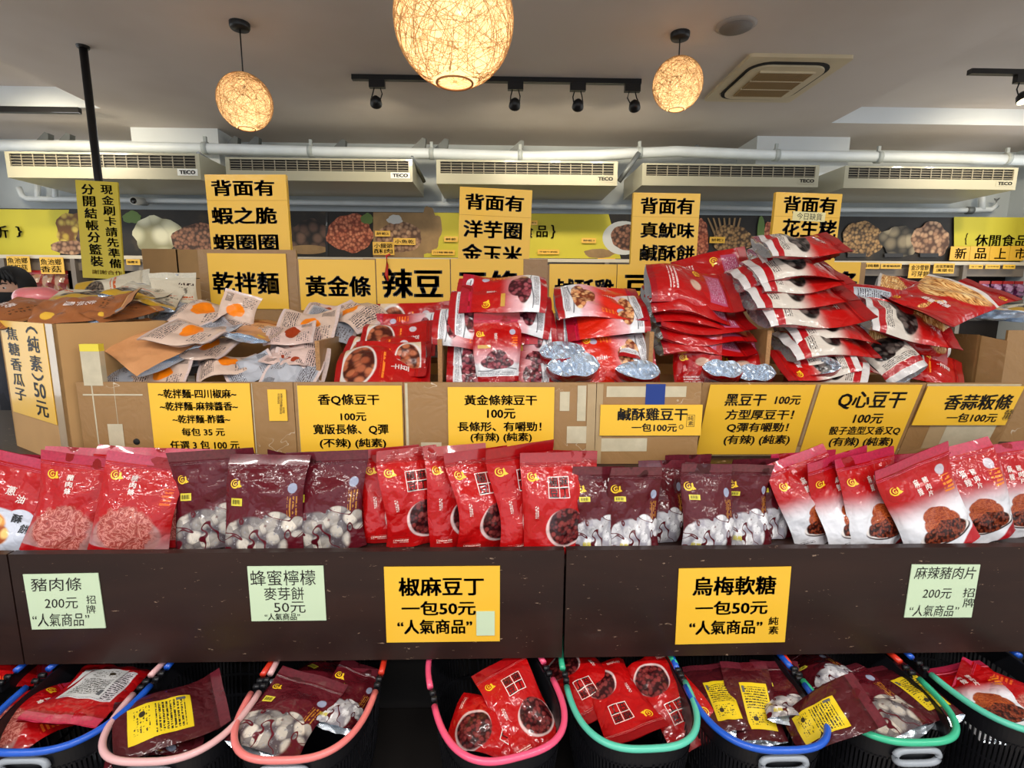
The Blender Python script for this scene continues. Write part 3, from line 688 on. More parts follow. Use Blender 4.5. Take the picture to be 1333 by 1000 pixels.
# ------------------------------------------------------------------ track lamps
M_blk = plain('black_metal', (16, 14, 16), .4)
def track(a, b, heads, lab, spots, toward=-1):
    A = P(*a, Z=ZC - .02); B = P(*b, Z=ZC - .02); yy = (A.y + B.y) / 2
    A.y = B.y = yy
    t = thing('track_light', ((A.x + B.x) / 2, yy, ZC), lab, 'track light'); ox = (A.x + B.x) / 2
    MB().b2((A.x - ox, -.018, -.03), (B.x - ox, .018, -.001)).obj('rail', M_blk, t)
    for i, (px, py, tilt) in enumerate(heads):
        p = P(px, py, Y=yy); x = p.x - ox
        h = MB(); h.b2((x - .05, -.017, -.075), (x + .05, .017, -.03)); hd = h.obj('lamp_head', M_blk, t)
        a = MB(); a.tube([(x - .02, 0, -.075), (x - .03, 0, -.11), (x - .03 + tilt * .03, -.012, -.145)], .004, 6); a.tube([(x + .02, 0, -.075), (x + .03, 0, -.11), (x + .03 + tilt * .03, -.012, -.145)], .004, 6); a.obj('bracket', M_blk, hd)
        c = Vector((x + tilt * .03, -.012, -.15)); d = Vector((tilt * .4, -.35, -1)).normalized() if toward < 0 else Vector((tilt * .6, 1, -.55)).normalized()
        cup = MB(); cup.tube([c - d * .02, c, c + d * .03, c + d * .036], [.017, .034, .038, .038], 16); cup.obj('reflector_cup', M_blk, hd)
        if True:
            MB().tube([c + d * .037, c + d * .039], .034, 16).obj('lit_bulb', emis('spot_bulb', (255, 236, 180), 12), hd)
            l = bpy.data.lights.new('spot_bulb_light', 'SPOT'); l.energy = spots; l.spot_size = radians(70 if toward < 0 else 120); l.spot_blend = .8; l.shadow_soft_size = .04; l.color = (1, .86, .62)
            lo = bpy.data.objects.new('spot_bulb_light', l); COL.objects.link(lo); lo.parent = hd; lo.location = c + d * .06; lo.rotation_euler = d.to_track_quat('-Z', 'Y').to_euler()
track((457, 100), (833, 110), [(491, 112, -.3), (671, 118, -.1), (752, 120, .1), (823, 120, .5)], 'long black ceiling track with four dark spot heads, behind the large pendant lamp', 21, 1)
track((1265, 93), (1480, 100), [(1331, 108, .1)], 'black ceiling track with a lit warm spot at the right', 26)
track((1345, 108), (1480, 112), [(1400, 122, .1), (1460, 122, .1)], 'black ceiling track beyond the right edge of the frame', 24, 1)
track((-150, 92), (-20, 96), [(-90, 104, .3), (-40, 104, .2)], 'black ceiling track beyond the left edge of the frame', 24, 1)
A = P(-90, 141, Y=yl - .05); B = P(103, 143, Y=yl - .05)
t = MB().b2((A.x, yl - .06, A.z - .02), (B.x, yl - .025, A.z + .02)).obj('track_rail', M_blk); tag(t, 'short black rail below the white ceiling step at the left', 'track light')

# ------------------------------------------------------------------ woven pendant lamps
gl = G('lamp_liner', .7); hole = gl.sm(gl.noise(60, detail=2), .60, .64); gl.base((246, 220, 178))
gl.b.inputs['Emission Color'].default_value = lin((250, 212, 150)); gl.b.inputs['Emission Strength'].default_value = .20
tr = gl.nt.nodes.new('ShaderNodeBsdfTranslucent'); tr.inputs[0].default_value = lin((248, 222, 180)); ms = gl.nt.nodes.new('ShaderNodeMixShader'); ms.inputs[0].default_value = .5
tp_ = gl.nt.nodes.new('ShaderNodeBsdfTransparent'); m2 = gl.nt.nodes.new('ShaderNodeMixShader'); gl.link(hole * .75, m2.inputs[0])
gl.nt.links.new(gl.b.outputs[0], ms.inputs[1]); gl.nt.links.new(tr.outputs[0], ms.inputs[2]); gl.nt.links.new(ms.outputs[0], m2.inputs[1]); gl.nt.links.new(tp_.outputs[0], m2.inputs[2])
gl.nt.links.new(m2.outputs[0], gl.nt.nodes['Material Output'].inputs[0]); M_shade = gl.mat
M_thread = plain('rattan_thread', (190, 146, 90), .7)
def thread_mesh():                       # fibres wound at random round a unit globe that is open at its foot
    r_ = random.Random(11); m = MB(); zc = -cos(radians(18)) * 1.0
    for k in range(460):
        ax = Vector((r_.gauss(0, 1), r_.gauss(0, 1), r_.gauss(0, 1))).normalized(); h = r_.uniform(-.75, .75); u = ax.orthogonal().normalized(); w = ax.cross(u); rr = sqrt(1 - h * h)
        a0 = r_.uniform(0, 6.28); al = r_.uniform(1.2, 4.2); n = int(al * 7); pts = []
        for i in range(n + 1):
            a = a0 + al * i / n; p = (ax * h + (u * cos(a) + w * sin(a)) * rr) * (1.004 + .004 * sin(5 * a + k))
            if p.z > zc + .01: pts.append(p)
            elif len(pts) > 2: break
            else: pts = []
        if len(pts) > 2: m.tube(pts, r_.uniform(.0024, .0046), 4)
    return m.mesh('woven_threads', M_thread)
TH = thread_mesh()
def pendant(px, py, rpx, canopy, lab, Yc=None):
    if canopy: top = P(canopy[0], canopy[1], Z=ZC); yy = top.y
    else: yy = Yc
    c = P(px, py, Y=yy); r = rpx * mpp(c)
    x = c.x
    t = thing('pendant_lamp', (x, yy, ZC), lab, 'pendant lamp', 'woven pendant lamps')
    MB().lathe([(0, -.03), (.045, -.03), (.05, -.02), (.05, 0)], n=24).obj('ceiling_canopy', M_blk, t)
    d = c.z - ZC
    MB().tube([(0, 0, -.02), (0, 0, d + r * .98)], .0035, 8).obj('cord', M_blk, t)
    a0 = radians(18); prof = [(r * sin(a), d - r * 1.03 * cos(a)) for a in [a0 + (pi - a0 - .12) * k / 30 for k in range(31)]]
    MB().lathe(prof, n=48).obj('shade_liner', M_shade, t)
    th = put('woven_threads', TH, t); th.location = (0, 0, d); th.scale = (r, r, r * 1.03)
    zr = d - r * 1.03 * cos(a0); rr = r * sin(a0)
    MB().tube([(rr * cos(2 * pi * k / 28), rr * sin(2 * pi * k / 28), zr) for k in range(28)], r * .02, 6, True).obj('bottom_ring', plain('rattan_ring', (150, 100, 50), .6), t)
    MB().ball((0, 0, d + r * .05), r * .17, 14).obj('bulb', emis('warm_bulb', (255, 226, 170), 7), t)
    MB().lathe([(.018, d + r * .2), (.018, d + r * .55), (0, d + r * .55)], n=12).obj('bulb_holder', M_blk, t)
    l = bpy.data.lights.new('pendant_bulb_light', 'POINT'); l.energy = 1.25 * (r / .12) ** 1.2; l.shadow_soft_size = r * .3; l.color = (1, .86, .66)
    lo = bpy.data.objects.new('pendant_bulb_light', l); COL.objects.link(lo); lo.parent = t; lo.location = (0, 0, d - r * .25)
pendant(319, 133, 33.5, (313, 30), 'small woven pendant lamp at the left, hanging before the ceiling step')
pendant(591, 27, 77, None, 'large woven pendant lamp nearest the viewer, cut by the top of the frame', 1.22)
pendant(882, 110, 31.5, (886, 43), 'small woven pendant lamp beside the right end of the black track')
# ------------------------------------------------------------------ paper signs
def m_paper(name, c):
    g = G(name, .45, coat=.35); n = g.noise(5, detail=2); r = g.m('ABSOLUTE', g.noise(16, detail=2) - .5)
    g.base(g.mix(n, tuple(x * .95 for x in c), c)); g.bump(n + r * .25, .25, .012); g.b.inputs['Coat Roughness'].default_value = .12; return g.mat
M_sign = m_paper('yellow_paper', (246, 192, 52)); M_note = m_paper('pale_green_paper', (206, 226, 192)); M_pole = m_paper('lemon_board', (226, 200, 52))
M_ink = plain('black_ink', (20, 15, 16), .5, coat=.2); M_inkr = plain('red_ink', (180, 40, 36), .5)
def sign(label, Y, x0, x1, y0, y1, lines, k=0.0, roll=0.0, paper=None, name='paper_sign', thick=.002, group=None, seams=(), bold=.028, ink=None, yaw=0, extra=None):
    """sheet whose top edge runs from photo column x0 to x1 at row y0 in the plane Y (leaning by k), lettered at photo boxes"""
    xm = (x0 + x1) / 2; top = P(xm, y0, Y=Y)
    def on(px, py):
        d = ray(px, py); t = (Y + k * (top.z - CAM.z)) / (d.y + k * d.z); return CAM + d * t
    R = (Matrix.Rotation(radians(yaw), 3, 'Z') @ Matrix.Rotation(math.atan(k), 3, 'X') @ Matrix.Rotation(radians(roll), 3, 'Y')); Ri = R.transposed()
    w = (on(x1, y0) - on(x0, y0)).length; h = (on(xm, y0) - on(xm, y1)).length
    m = MB(); NX, NZ = 8, 6; rnd = random.Random(label)
    wob = [[rnd.uniform(0, .0009) for _ in range(NX + 1)] for _ in range(NZ + 1)]
    vs = [(-w / 2 + w * i / NX, -thick / 2, -h + h * j / NZ) for j in range(NZ + 1) for i in range(NX + 1)]
    m.add(vs, [(j * 9 + i, j * 9 + i + 1, j * 9 + i + 10, j * 9 + i + 9) for j in range(NZ) for i in range(NX)])
    m.b2((-w / 2, -thick / 2 + .0002, -h), (w / 2, thick / 2, 0))
    for sy in seams:
        zz = -(on(xm, y0) - on(xm, sy)).length; m.b2((-w / 2, -thick / 2 - .0004, zz - .0006), (w / 2, -thick / 2, zz + .0006), 1)
    o = m.obj(name, [paper or M_sign, plain('sheet_edge', (196, 140, 30), .6)]); o.matrix_world = Matrix.Translation(top) @ R.to_4x4()
    tag(o, label, 'sign', group)
    lm, rm = MB(), MB()
    for L in lines:
        s, a0, a1, b0, b1 = L[:5]; opt = L[5] if len(L) > 5 else {}
        tgt = rm if opt.get('red') else lm
        def put1(ch, a0, a1, b0, b1):
            ca, cb = (a0 + a1) / 2, (b0 + b1) / 2; c = Ri @ (on(ca, cb) - top)
            ww = (on(a1, cb) - on(a0, cb)).length; hh = (on(ca, b1) - on(ca, b0)).length
            g, f = glyphs(ch, opt.get('bold', bold)); sh = opt.get('shear', 0)
            tgt.add([(c.x + (x - .5) * ww + sh * (y - .5) * hh, -thick / 2 - .0008, c.z + (y - .5) * hh) for x, y in g], f)
        if opt.get('vert'):
            n = len(s); dx = opt.get('dx', 0)
            for i, ch in enumerate(s):
                hh = (b1 - b0) / n; put1(ch, a0 + dx * i / n, a1 + dx * i / n, b0 + hh * i + hh * .06, b0 + hh * (i + .94))
        else: put1(s, a0, a1, b0, b1)
    if extra: extra(lm, lambda px, py: Ri @ (on(px, py) - top), thick)
    if lm.v: lm.obj('lettering', ink or M_ink, o)
    if rm.v: rm.obj('red_lettering', M_inkr, o)
    return o
def frame_px(a0, a1, b0, b1, t=.0012):
    def f(lm, loc, th):
        A, B = loc(a0, b1), loc(a1, b0)
        for lo, hi in (((A.x, A.z), (B.x, A.z + t)), ((A.x, B.z - t), (B.x, B.z)), ((A.x, A.z), (A.x + t, B.z)), ((B.x - t, A.z), (B.x, B.z))):
            y = -th / 2 - .0008; lm.add([(lo[0], y, lo[1]), (hi[0], y, lo[1]), (hi[0], y, hi[1]), (lo[0], y, hi[1])], [(0, 1, 2, 3)])
    return f
YB, YX = 1.24, 1.46
# box fronts
GS = 'yellow price signs on the carton fronts'
sign('yellow price sign with five lines, three noodle flavours and 3 packs for 100', YX - .004, 192.5, 325, 499, 590, [
    ('~乾拌麵-四川椒麻~', 206, 308, 506.5, 518.5), ('~乾拌麵-麻辣醬香~', 208.5, 310, 523, 534.5), ('~乾拌麵-酢醬~', 225, 300, 540, 551), ('每包 35 元', 237, 293, 557, 567.5), ('任選 3 包 100 元', 222, 312, 573.5, 585)], group=GS)
sign('yellow price sign for non-spicy tofu strips, with Q and 100 in its lines', YX - .003, 387, 523, 502, 590, [
    ('香Q條豆干', 414, 494, 513, 528), ('100元', 443.5, 477, 537, 548), ('寬版長條、Q彈', 408, 506, 552, 566), ('(不辣) (純素)', 416.5, 503, 570.5, 584)], group=GS)
sign('small narrow yellow note with tiny vertical writing, between two price signs', YX - .003, 348, 372, 507, 548, [
    ('食品標示如背面說明', 365, 368, 512, 529, dict(vert=1, bold=0)), ('成分請看包裝袋', 361.5, 364.5, 512, 526, dict(vert=1, bold=0)), ('保存期限', 368, 371, 530, 538, dict(vert=1, bold=0)), ('有效日期見包裝', 364.5, 367.5, 527, 539, dict(vert=1, bold=0))])
sign('yellow price sign for golden spicy tofu strips, centre of the carton row', YX - .004, 583, 722, 504, 592, [
    ('黃金條辣豆干', 604.5, 699, 514, 527.5), ('100元', 634, 671, 532, 545), ('長條形、有嚼勁！', 596, 705, 549, 561.5), ('(有辣) (純素)', 612.5, 692.5, 563, 576)], group=GS)
def sun(lm, loc, th):
    frame_px(893, 904.5, 540, 555.5, .001)(lm, loc, th); c = loc(886.5, 555.7); n = 16
    pts = [(c.x + (.0105 if k % 2 else .0065) * cos(2 * pi * k / (2 * n)) * .8, -th / 2 - .0008, c.z + (.0105 if k % 2 else .0065) * sin(2 * pi * k / (2 * n)) * .8) for k in range(2 * n)]
    inn = [(c.x + .0045 * cos(2 * pi * k / (2 * n)), -th / 2 - .0008, c.z + .0045 * sin(2 * pi * k / (2 * n))) for k in range(2 * n)]
    lm.add(pts + inn, [(k, (k + 1) % (2 * n), 2 * n + (k + 1) % (2 * n), 2 * n + k) for k in range(2 * n)])
sign('short yellow price sign for salty chicken tofu, below the blue tape', YX - .003, 782, 915, 527, 567, [
    ('鹹酥雞豆干', 804, 895, 531, 547.5), ('一包100元', 822, 881, 551, 562), ('純素', 895.5, 902.5, 541, 554.5, dict(vert=1, bold=.0))], k=.02, extra=sun, group=GS)
sign('yellow price sign for thick black tofu, right of the taped carton with the blue tape', YX - .003, 925, 1062, 501, 589, [
    ('黑豆干', 944, 997, 512.7, 528), ('100元', 1009, 1042, 515, 526.5), ('方型厚豆干！', 944.5, 1033, 533, 546), ('Q彈有嚼勁！', 946, 1026, 550, 562.5), ('(有辣) (純素)', 942, 1028, 566, 579.5)], k=.32, group=GS)
sign('yellow price sign whose top line starts with a large Q and heart sign', YX - .003, 1069, 1201, 501, 588, [
    ('Q心豆干', 1091, 1178, 510, 532), ('100元', 1111, 1149, 538.6, 551), ('骰子造型又香又Q', 1079.5, 1171.5, 555, 566), ('(有辣) (純素)', 1079, 1162, 569, 581.7)], k=.32, group=GS)
sign('short yellow price sign for garlic noodle strips, at the right end of the cartons', YX - .003, 1208, 1334, 503, 549.5, [
    ('香蒜粄條', 1229.5, 1317.5, 514, 532.6), ('一包100元', 1232, 1297.5, 538, 549), ('葷', 1306, 1316.5, 534, 545, dict(bold=.0))], k=.32, extra=frame_px(1304, 1318, 532.6, 546.5, .001), group=GS)
# counter board
GB = 'price cards on the dark counter board'
hand = dict(bold=.0, shear=.12)
sign('pale green handwritten card for pork strips at 200, left end of the dark board', YB - .002, 30, 128, 747, 818, [
    ('豬肉條', 41, 107, 752, 769, hand), ('200元', 59, 102, 778, 792, hand), ('招牌', 113, 125, 774, 799, dict(vert=1, bold=.0)), ('“人氣商品”', 43, 117, 798, 815, hand)], paper=M_note, roll=-.6, group=GB)
sign('pale green handwritten card with 50 in its third line, on the dark board', YB - .002, 322, 421, 737, 808, [
    ('蜂蜜檸檬', 326, 411, 742, 762, dict(bold=.004)), ('麥芽餅', 344, 396, 764, 781, dict(bold=.004)), ('50元', 357, 398, 783, 797.6, dict(bold=.004)), ('“人氣商品”', 345, 391, 798, 807, dict(bold=.01))], paper=M_note, group=GB)
o = sign('yellow printed card for numbing pepper tofu at 50, a pale square stuck at its corner', YB - .002, 500, 651, 737.5, 835.5, [
    ('椒麻豆丁', 519, 630, 751, 775.5), ('一包50元', 523, 619.5, 782, 801), ('“人氣商品”', 517.5, 615, 806, 825)], group=GB)
a = P(620, 796, Y=YB - .004) - o.location; b = P(644, 827, Y=YB - .004) - o.location
MB().b2((a.x, -.0035, b.z), (b.x, -.0016, a.z)).obj('sticky_square', M_note, o)
sign('yellow printed card for plum gummies at 50, right of the counter joint', YB - .002, 884, 1030, 739, 837, [
    ('烏梅軟糖', 901.7, 1010, 750, 774.5), ('一包50元', 905, 999, 781.7, 800), ('“人氣商品”', 897, 992, 807, 825.5), ('純素', 1000, 1013, 802, 826, dict(vert=1, bold=.02))], roll=-.6, group=GB)
sign('pale green handwritten card for spicy pork slices at 200, right end of the dark board', YB - .002, 1187, 1276, 735, 803, [
    ('麻辣豬肉片', 1191, 1269.5, 737.5, 753.5, hand), ('200元', 1201, 1238, 766, 779, hand), ('招牌', 1253, 1268, 764.7, 791, dict(vert=1, bold=.0)), ('“人氣商品”', 1183, 1247, 787.5, 802, hand)], paper=M_note, roll=.6, group=GB)
# upright signs behind the piles
YS = 2.1; GK = 'large yellow signs on the raised carton backs'
sign('yellow sign reading dry noodles, on the carton under the tallest left sign', YS - .004, 269.5, 372, 330, 402, [('乾拌麵', 277, 363.5, 354, 383)], group=GK, bold=.035)
sign('yellow sign with three black characters, first of the three joined sheets', YS - .004, 388.5, 488, 338, 404, [('黃金條', 397.6, 483, 359, 386.5)], group=GK, bold=.035)
sign('yellow sign with two very large characters under the red clip', YS - .004, 489.5, 585.5, 337, 403, [('辣豆', 497.5, 577, 349.6, 388.5)], group=GK, bold=.035)
sign('yellow sign half hidden by red pouches, last of the three joined sheets', YS - .004, 587, 681.5, 337, 403, [('干條', 596, 676, 352, 391)], group=GK, bold=.035)
sign('yellow sign with salty chicken characters half hidden by a picture pouch', YS - .004, 715.5, 803, 344, 408, [('鹹酥雞', 722, 799, 363, 394)], group=GK, bold=.035)
sign('yellow sign behind the red pouch stack, beside the salty chicken sheet', YS - .004, 804, 893, 344.5, 408, [('豆干', 812, 885, 358, 393)], group=GK, bold=.035)
sign('yellow sign mostly covered by the tall silver stack, last character showing', YS - .004, 1010, 1121, 341, 402, [('粄條', 1028, 1116, 353, 384)], group=GK, bold=.035)
YT = 2.17; GT = 'tall yellow three-row signs'
sign('tall yellow shrimp ring sign, leftmost of the four three-row signs', YT, 268, 373, 228, 345, [('背面有', 277, 359, 235, 256), ('蝦之脆', 277, 362, 270, 292.5), ('蝦圈圈', 279, 364, 305, 326.5)], thick=.02, seams=(261.5,), group=GT, bold=.035, roll=-.6)
sign('tall yellow taro ring sign, tilted, second of the four three-row signs', YT, 599, 693, 246, 355, [('背面有', 606, 682, 254, 275), ('洋芋圈', 603.5, 679.5, 288, 311), ('金玉米', 601.5, 680, 319, 343)], thick=.02, seams=(282,), group=GT, bold=.035, roll=2.2)
sign('tall yellow squid cracker sign above the salty chicken sheet', YT, 824, 911, 252, 345, [('背面有', 833, 902.5, 258, 279.5), ('真魷味', 833, 903, 290, 310.5), ('鹹酥餅', 832, 903, 319, 340.5)], thick=.02, seams=(283,), group=GT, bold=.035, roll=.4)
o = sign('tall yellow peanut sign with a paper slip, rising behind the silver-ended stack', YT, 1009, 1095, 252, 350, [('背面有', 1018, 1087, 256.5, 279), ('花生粩', 1016.5, 1087, 286, 310), ('花生球', 1016, 1088, 316, 338)], thick=.02, seams=(283,), group=GT, bold=.035, roll=1.2)
sign('small pale handwritten slip stuck on the peanut sign', YT - .012, 1032.5, 1075, 276, 288, [('今日缺貨', 1037, 1070, 277.5, 286.5, dict(bold=0))], paper=plain('cream_slip', (232, 220, 160), .6), thick=.001, roll=2)
# red clip hanging over the two-character sign
m = MB(); pts = [P(x, y, Y=YS - .016) for x, y in ((508, 331), (503, 333), (504, 345), (503, 357), (505, 366))]
m.tube(pts, [.004, .005, .0045, .007, .003], 8); o = m.obj('hook_clip', plain('red_plastic', (196, 40, 24), .35)); tag(o, 'small red plastic hook hanging over the two-character sign', 'hook')

# ------------------------------------------------------------------ pole sign
c = P(108, 60, Z=ZC); t = thing('sign_pole', c, 'black ceiling pole with a narrow lemon sign, left of the shrimp ring sign', 'sign pole')
MB().lathe([(0, -.012), (.03, -.012), (.034, 0)], n=20).obj('ceiling_flange', M_blk, t); MB().tube([(0, 0, 0), (0, 0, -1.75)], .021, 14).obj('pole', M_blk, t)
so = sign('lemon yellow board on the black pole asking to pay cash first', c.y - .03, 99, 153.5, 236, 362, [
    ('現金刷卡請先準備', 132, 147.5, 240.5, 350, dict(vert=1, dx=13)), ('分開結帳分籃裝', 107, 123.5, 239, 348, dict(vert=1, dx=14)), ('謝謝合作', 121, 160, 352, 357.5, dict(red=1, bold=.01))], paper=M_pole, name='pole_sign', thick=.012, bold=.03, roll=2.5)

# ------------------------------------------------------------------ stepped counter
gW = G('dark_brown_paint', .42, coat=.1, spec=.35); n1 = gW.noise(2.2, gW.vec(1, 1, 5), 5); n2 = gW.noise(9, gW.vec(.5, 1, 4), 6, .75); sc = gW.m('GREATER_THAN', gW.noise(40, gW.vec(.6, 1, 2.2), 4, .7), .665)
c_ = gW.mix(gW.sm(n1, .3, .7), (46, 27, 22), (36, 20, 17)); c_ = gW.mix(gW.sm(n2, .66, .74), c_, (64, 44, 36)); c_ = gW.mix(sc, c_, (140, 116, 98)); gW.base(c_); gW.bump(n2, .12, .004); M_wood = gW.mat
zt = P(666, 717, Y=YB).z; zb = P(666, 857, Y=YB).z
xa = P(20, 790, Y=YB).x; xb = P(734.5, 790, Y=YB).x
t = thing('display_counter', (0, YB, 0), 'dark brown stepped counter carrying pouches and cartons, price cards on its front', 'display counter')
for a, b in ((-2.6, xa - .002), (xa + .002, xb - .003), (xb + .003, 2.7)):
    MB().b2((a, 0, zb), (b, .022, zt)).obj('front_board', M_wood, t)
TZ = zt - .035; RZ = 1.075
MB().b2((-2.6, .022, TZ - .02), (2.7, .235, TZ)).obj('pouch_ledge', M_wood, t)
MB().b2((-2.6, .205, .0), (2.7, .235, RZ - .02)).obj('riser_board', plain('dark_void', (22, 16, 14), .7), t)  # near-black colour puts the shade under the counter into the board
MB().b2((-2.6, .19, RZ - .02), (2.7, .985, RZ)).obj('carton_deck', M_wood, t)
MB().b2((-2.6, .96, 0), (2.7, .985, RZ - .02)).obj('rear_board', M_wood, t)
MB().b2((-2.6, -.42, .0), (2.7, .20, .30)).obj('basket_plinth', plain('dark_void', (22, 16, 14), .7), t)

# ------------------------------------------------------------------ cartons
gK = G('taped_cardboard', .5, coat=.3); n1 = gK.noise(2.5, None, 4); n2 = gK.noise(60, None, 3); cr = gK.m('ABSOLUTE', gK.noise(11, None, 3, .6, .5) - .5); glint_msk = gK.sm(gK.noise(5, None, 1), .52, .62)
c_ = gK.mix(n1, (146, 108, 64), (168, 130, 84)); c_ = gK.mix(n2 * .25, c_, (122, 88, 50)); c_ = gK.mix(gK.sm(cr, .007, .0) * glint_msk * .8, c_, (222, 210, 190)); gK.base(c_); gK.bump(cr, .3, .02); gK.b.inputs['Coat Roughness'].default_value = .15  # pale crease fragments paint glints of the wrap film into the cardboard colour
M_card = gK.mat; M_cardp = plain('bare_cardboard', (188, 146, 94), .75, nscale=6, var=.08); M_edge = plain('corrugated_edge', (150, 110, 70), .8, nscale=160, var=.35)
M_tape = plain('packing_tape', (176, 150, 112), .25, coat=.7, nscale=20, var=.08, bump=.1); M_film = plain('pale_tape', (196, 184, 156), .2, coat=.9, nscale=30, var=.1, bump=.15)
ZX = P(666, 498, Y=YX).z
def front(label, xf0, xf1, tapes=(), k=0.0):
    """cut-down carton front between two photo columns, with its tape strips"""
    A = P(xf0, 540, Y=YX).x; B = P(xf1, 540, Y=YX).x; c = (A + B) / 2
    t = thing('carton_front', (c, YX, RZ), label, 'cardboard panel', 'cardboard fronts of the cartons')
    h = ZX - RZ; dy = k * h
    m = MB(); m.add([(A - c, 0, h), (B - c, 0, h), (B - c, dy, .001), (A - c, dy, .001), (A - c, .008, h), (B - c, .008, h), (B - c, .008 + dy, .001), (A - c, .008 + dy, .001)], [(0, 3, 2, 1), (4, 5, 6, 7), (0, 1, 5, 4), (3, 7, 6, 2), (0, 4, 7, 3), (1, 2, 6, 5)])
    m.obj('front_panel', M_card, t)
    for i, (a, b, y0, y1, mt) in enumerate(tapes):
        pa = P(a, y0, Y=YX); pb = P(b, y1, Y=YX); z0 = max(.002, pb.z - RZ); z1 = min(h, pa.z - RZ); xa_ = max(pa.x, A); xb_ = min(pb.x, B)
        q = lambda x, z, o: (x - c, dy * (1 - z / h) - o, z)
        MB().add([q(xa_, z0, .0004 + .0003 * i), q(xb_, z0, .0004 + .0003 * i), q(xb_, z1, .0004 + .0003 * i), q(xa_, z1, .0004 + .0003 * i)], [(0, 1, 2, 3)]).obj('tape_strip', mt, t)
    return t
YI = 1.56
def carton(label, X0, X1, rwall, backs):
    """open carton behind the fronts from X0 to X1: right side wall with its cut edge, raised back panels, filler boards"""
    c = (X0 + X1) / 2; t = thing('display_carton', (c, YI, RZ), label, 'carton', 'open display cartons on the counter'); w = X1 - X0
    if rwall:
        z = P(rwall[0], rwall[1], Y=YI).z - RZ; m = MB(); D = YS - YI - .001; x = w / 2 - .014
        m.b2((x, .002, 0), (x + .013, D, z)); m.add([(x, .0, 0), (x + .013, .0, 0), (x + .013, .0, z), (x, .0, z)], [(0, 1, 2, 3)], 1); m.obj('side_wall', [M_card, M_edge], t)
    for a, b, by in backs:
        z = P(((a + b) / 2 + c) / 2 if False else by[0], by[1], Y=YS).z - RZ; MB().b2((a - c, YS - YI, 0), (b - c, YS - YI + .012, z)).obj('raised_back', M_card, t)
    MB().b2((-w / 2 + .002, .01, 0), (w / 2 - .016, .22, .16)).obj('front_filler', M_cardp, t); MB().b2((-w / 2 + .002, .225, 0), (w / 2 - .016, YS - YI - .004, .22)).obj('rear_filler', M_cardp, t)
    return t
blue = plain('blue_tape', (20, 52, 130), .3, coat=.5)
c1 = front('wide film-wrapped carton front with a taped white post at its left end', 104, 383.5, [(118, 131, 499, 589, M_film), (148, 158, 499, 589, M_film), (108, 186, 513, 515, M_film), (140, 164, 552, 589, M_film), (327, 335, 499, 590, M_film)])
A = P(103, 448, Y=YX); B = P(128, 448, Y=YX); c0 = c1.location
MB().b2((A.x - c0.x, -.001, ZX - RZ - .01), (B.x - c0.x, .018, A.z - RZ - .02)).obj('corner_post', M_film, c1); MB().b2((A.x - c0.x, -.0015, A.z - RZ - .02), (B.x - c0.x, .019, A.z - RZ)).obj('yellow_tape', plain('yellow_tape', (226, 206, 60), .35, coat=.5), c1)
pz = P(178, 575, Y=YX); MB().tube([(pz.x - c0.x, -.0015, pz.z - RZ), (pz.x - c0.x, .001, pz.z - RZ)], .009, 16).obj('hand_hole', plain('hole_black', (24, 22, 20), .8), c1)
front('carton front carrying the non-spicy tofu strip sign', 384.5, 525.5, [(386, 392, 499, 590, M_film)])
front('carton front with pale tape strips around the golden spicy tofu sign', 526.5, 775, [(527, 533, 499, 598, M_film), (548, 575, 576, 592, M_film), (729, 741, 510, 535, M_film), (738, 768, 555, 577, M_film), (752, 762, 502, 548, M_film), (765, 775, 500, 606, M_tape)])
front('carton front with a square of blue tape at its top edge', 776, 911, [(790, 893, 503, 517, M_film), (782, 842, 571, 588, M_film), (776, 782, 500, 606, M_tape), (841, 865, 500, 527, blue)], k=.02)
front('leaning carton front carrying two price signs side by side', 912, 1201, [(912, 935, 588, 604, M_film), (1065, 1069, 500, 588, M_tape), (938, 1060, 590, 604, M_tape)], k=.32)
front('leaning carton front at the right end, brown tape below its short sign', 1202, 1333, [(1228, 1246, 551, 592, M_tape), (1202, 1330, 500, 503, M_film), (1250, 1310, 552, 590, M_film)], k=.32)
wx_ = [P(192, 470, Y=YI).x] + [P(a, 442, Y=YI).x for a in (416, 576, 852, 1005, 1240)]
xs_ = lambda px: P(px, 340, Y=YS).x
L_ = [('carton of noodle packets, behind the sign with five lines', (416, 444), [(xs_(258), xs_(386), (322, 325)), (xs_(386) + .001, wx_[1], (420, 337))]),
      ('carton of brown bowl tofu pouches, second from the left', (576, 442), [(wx_[1] + .001, wx_[2], (540, 337))]),
      ('carton of red tofu pouches in the middle, one pouch standing up in front', (852, 432), [(wx_[2] + .001, xs_(713), (660, 337)), (xs_(713) + .001, wx_[3], (740, 345))]),
      ('carton holding the red stack, behind the front with blue tape', (1005, 430), [(wx_[3] + .001, wx_[4], (850, 346))]),
      ('carton of black tofu pouches under the tall silver-ended stack', None, [(wx_[4] + .001, xs_(1128), (1050, 341))])]
for i, (lab, rw, bk) in enumerate(L_): carton(lab, wx_[i] + .001, wx_[i + 1] - .001, rw, bk)
pa = P(1122, 424, Y=1.78); MB().b2((pa.x - .03, 1.775, RZ + .001), (pa.x + .03, 1.785, pa.z)).obj('x', M_card).name = 'inner_flap'
fl = bpy.data.objects['inner_flap']; tag(fl, 'small cardboard flap end showing between the tall stack and the golden strips', 'cardboard panel')
X0_ = wx_[5] + .002; c0 = Vector((X0_ + .25, YI, RZ)); c6 = thing('display_carton', c0, 'carton at the right end with bare inner flaps, under silver pouches', 'carton', 'open display cartons on the counter')
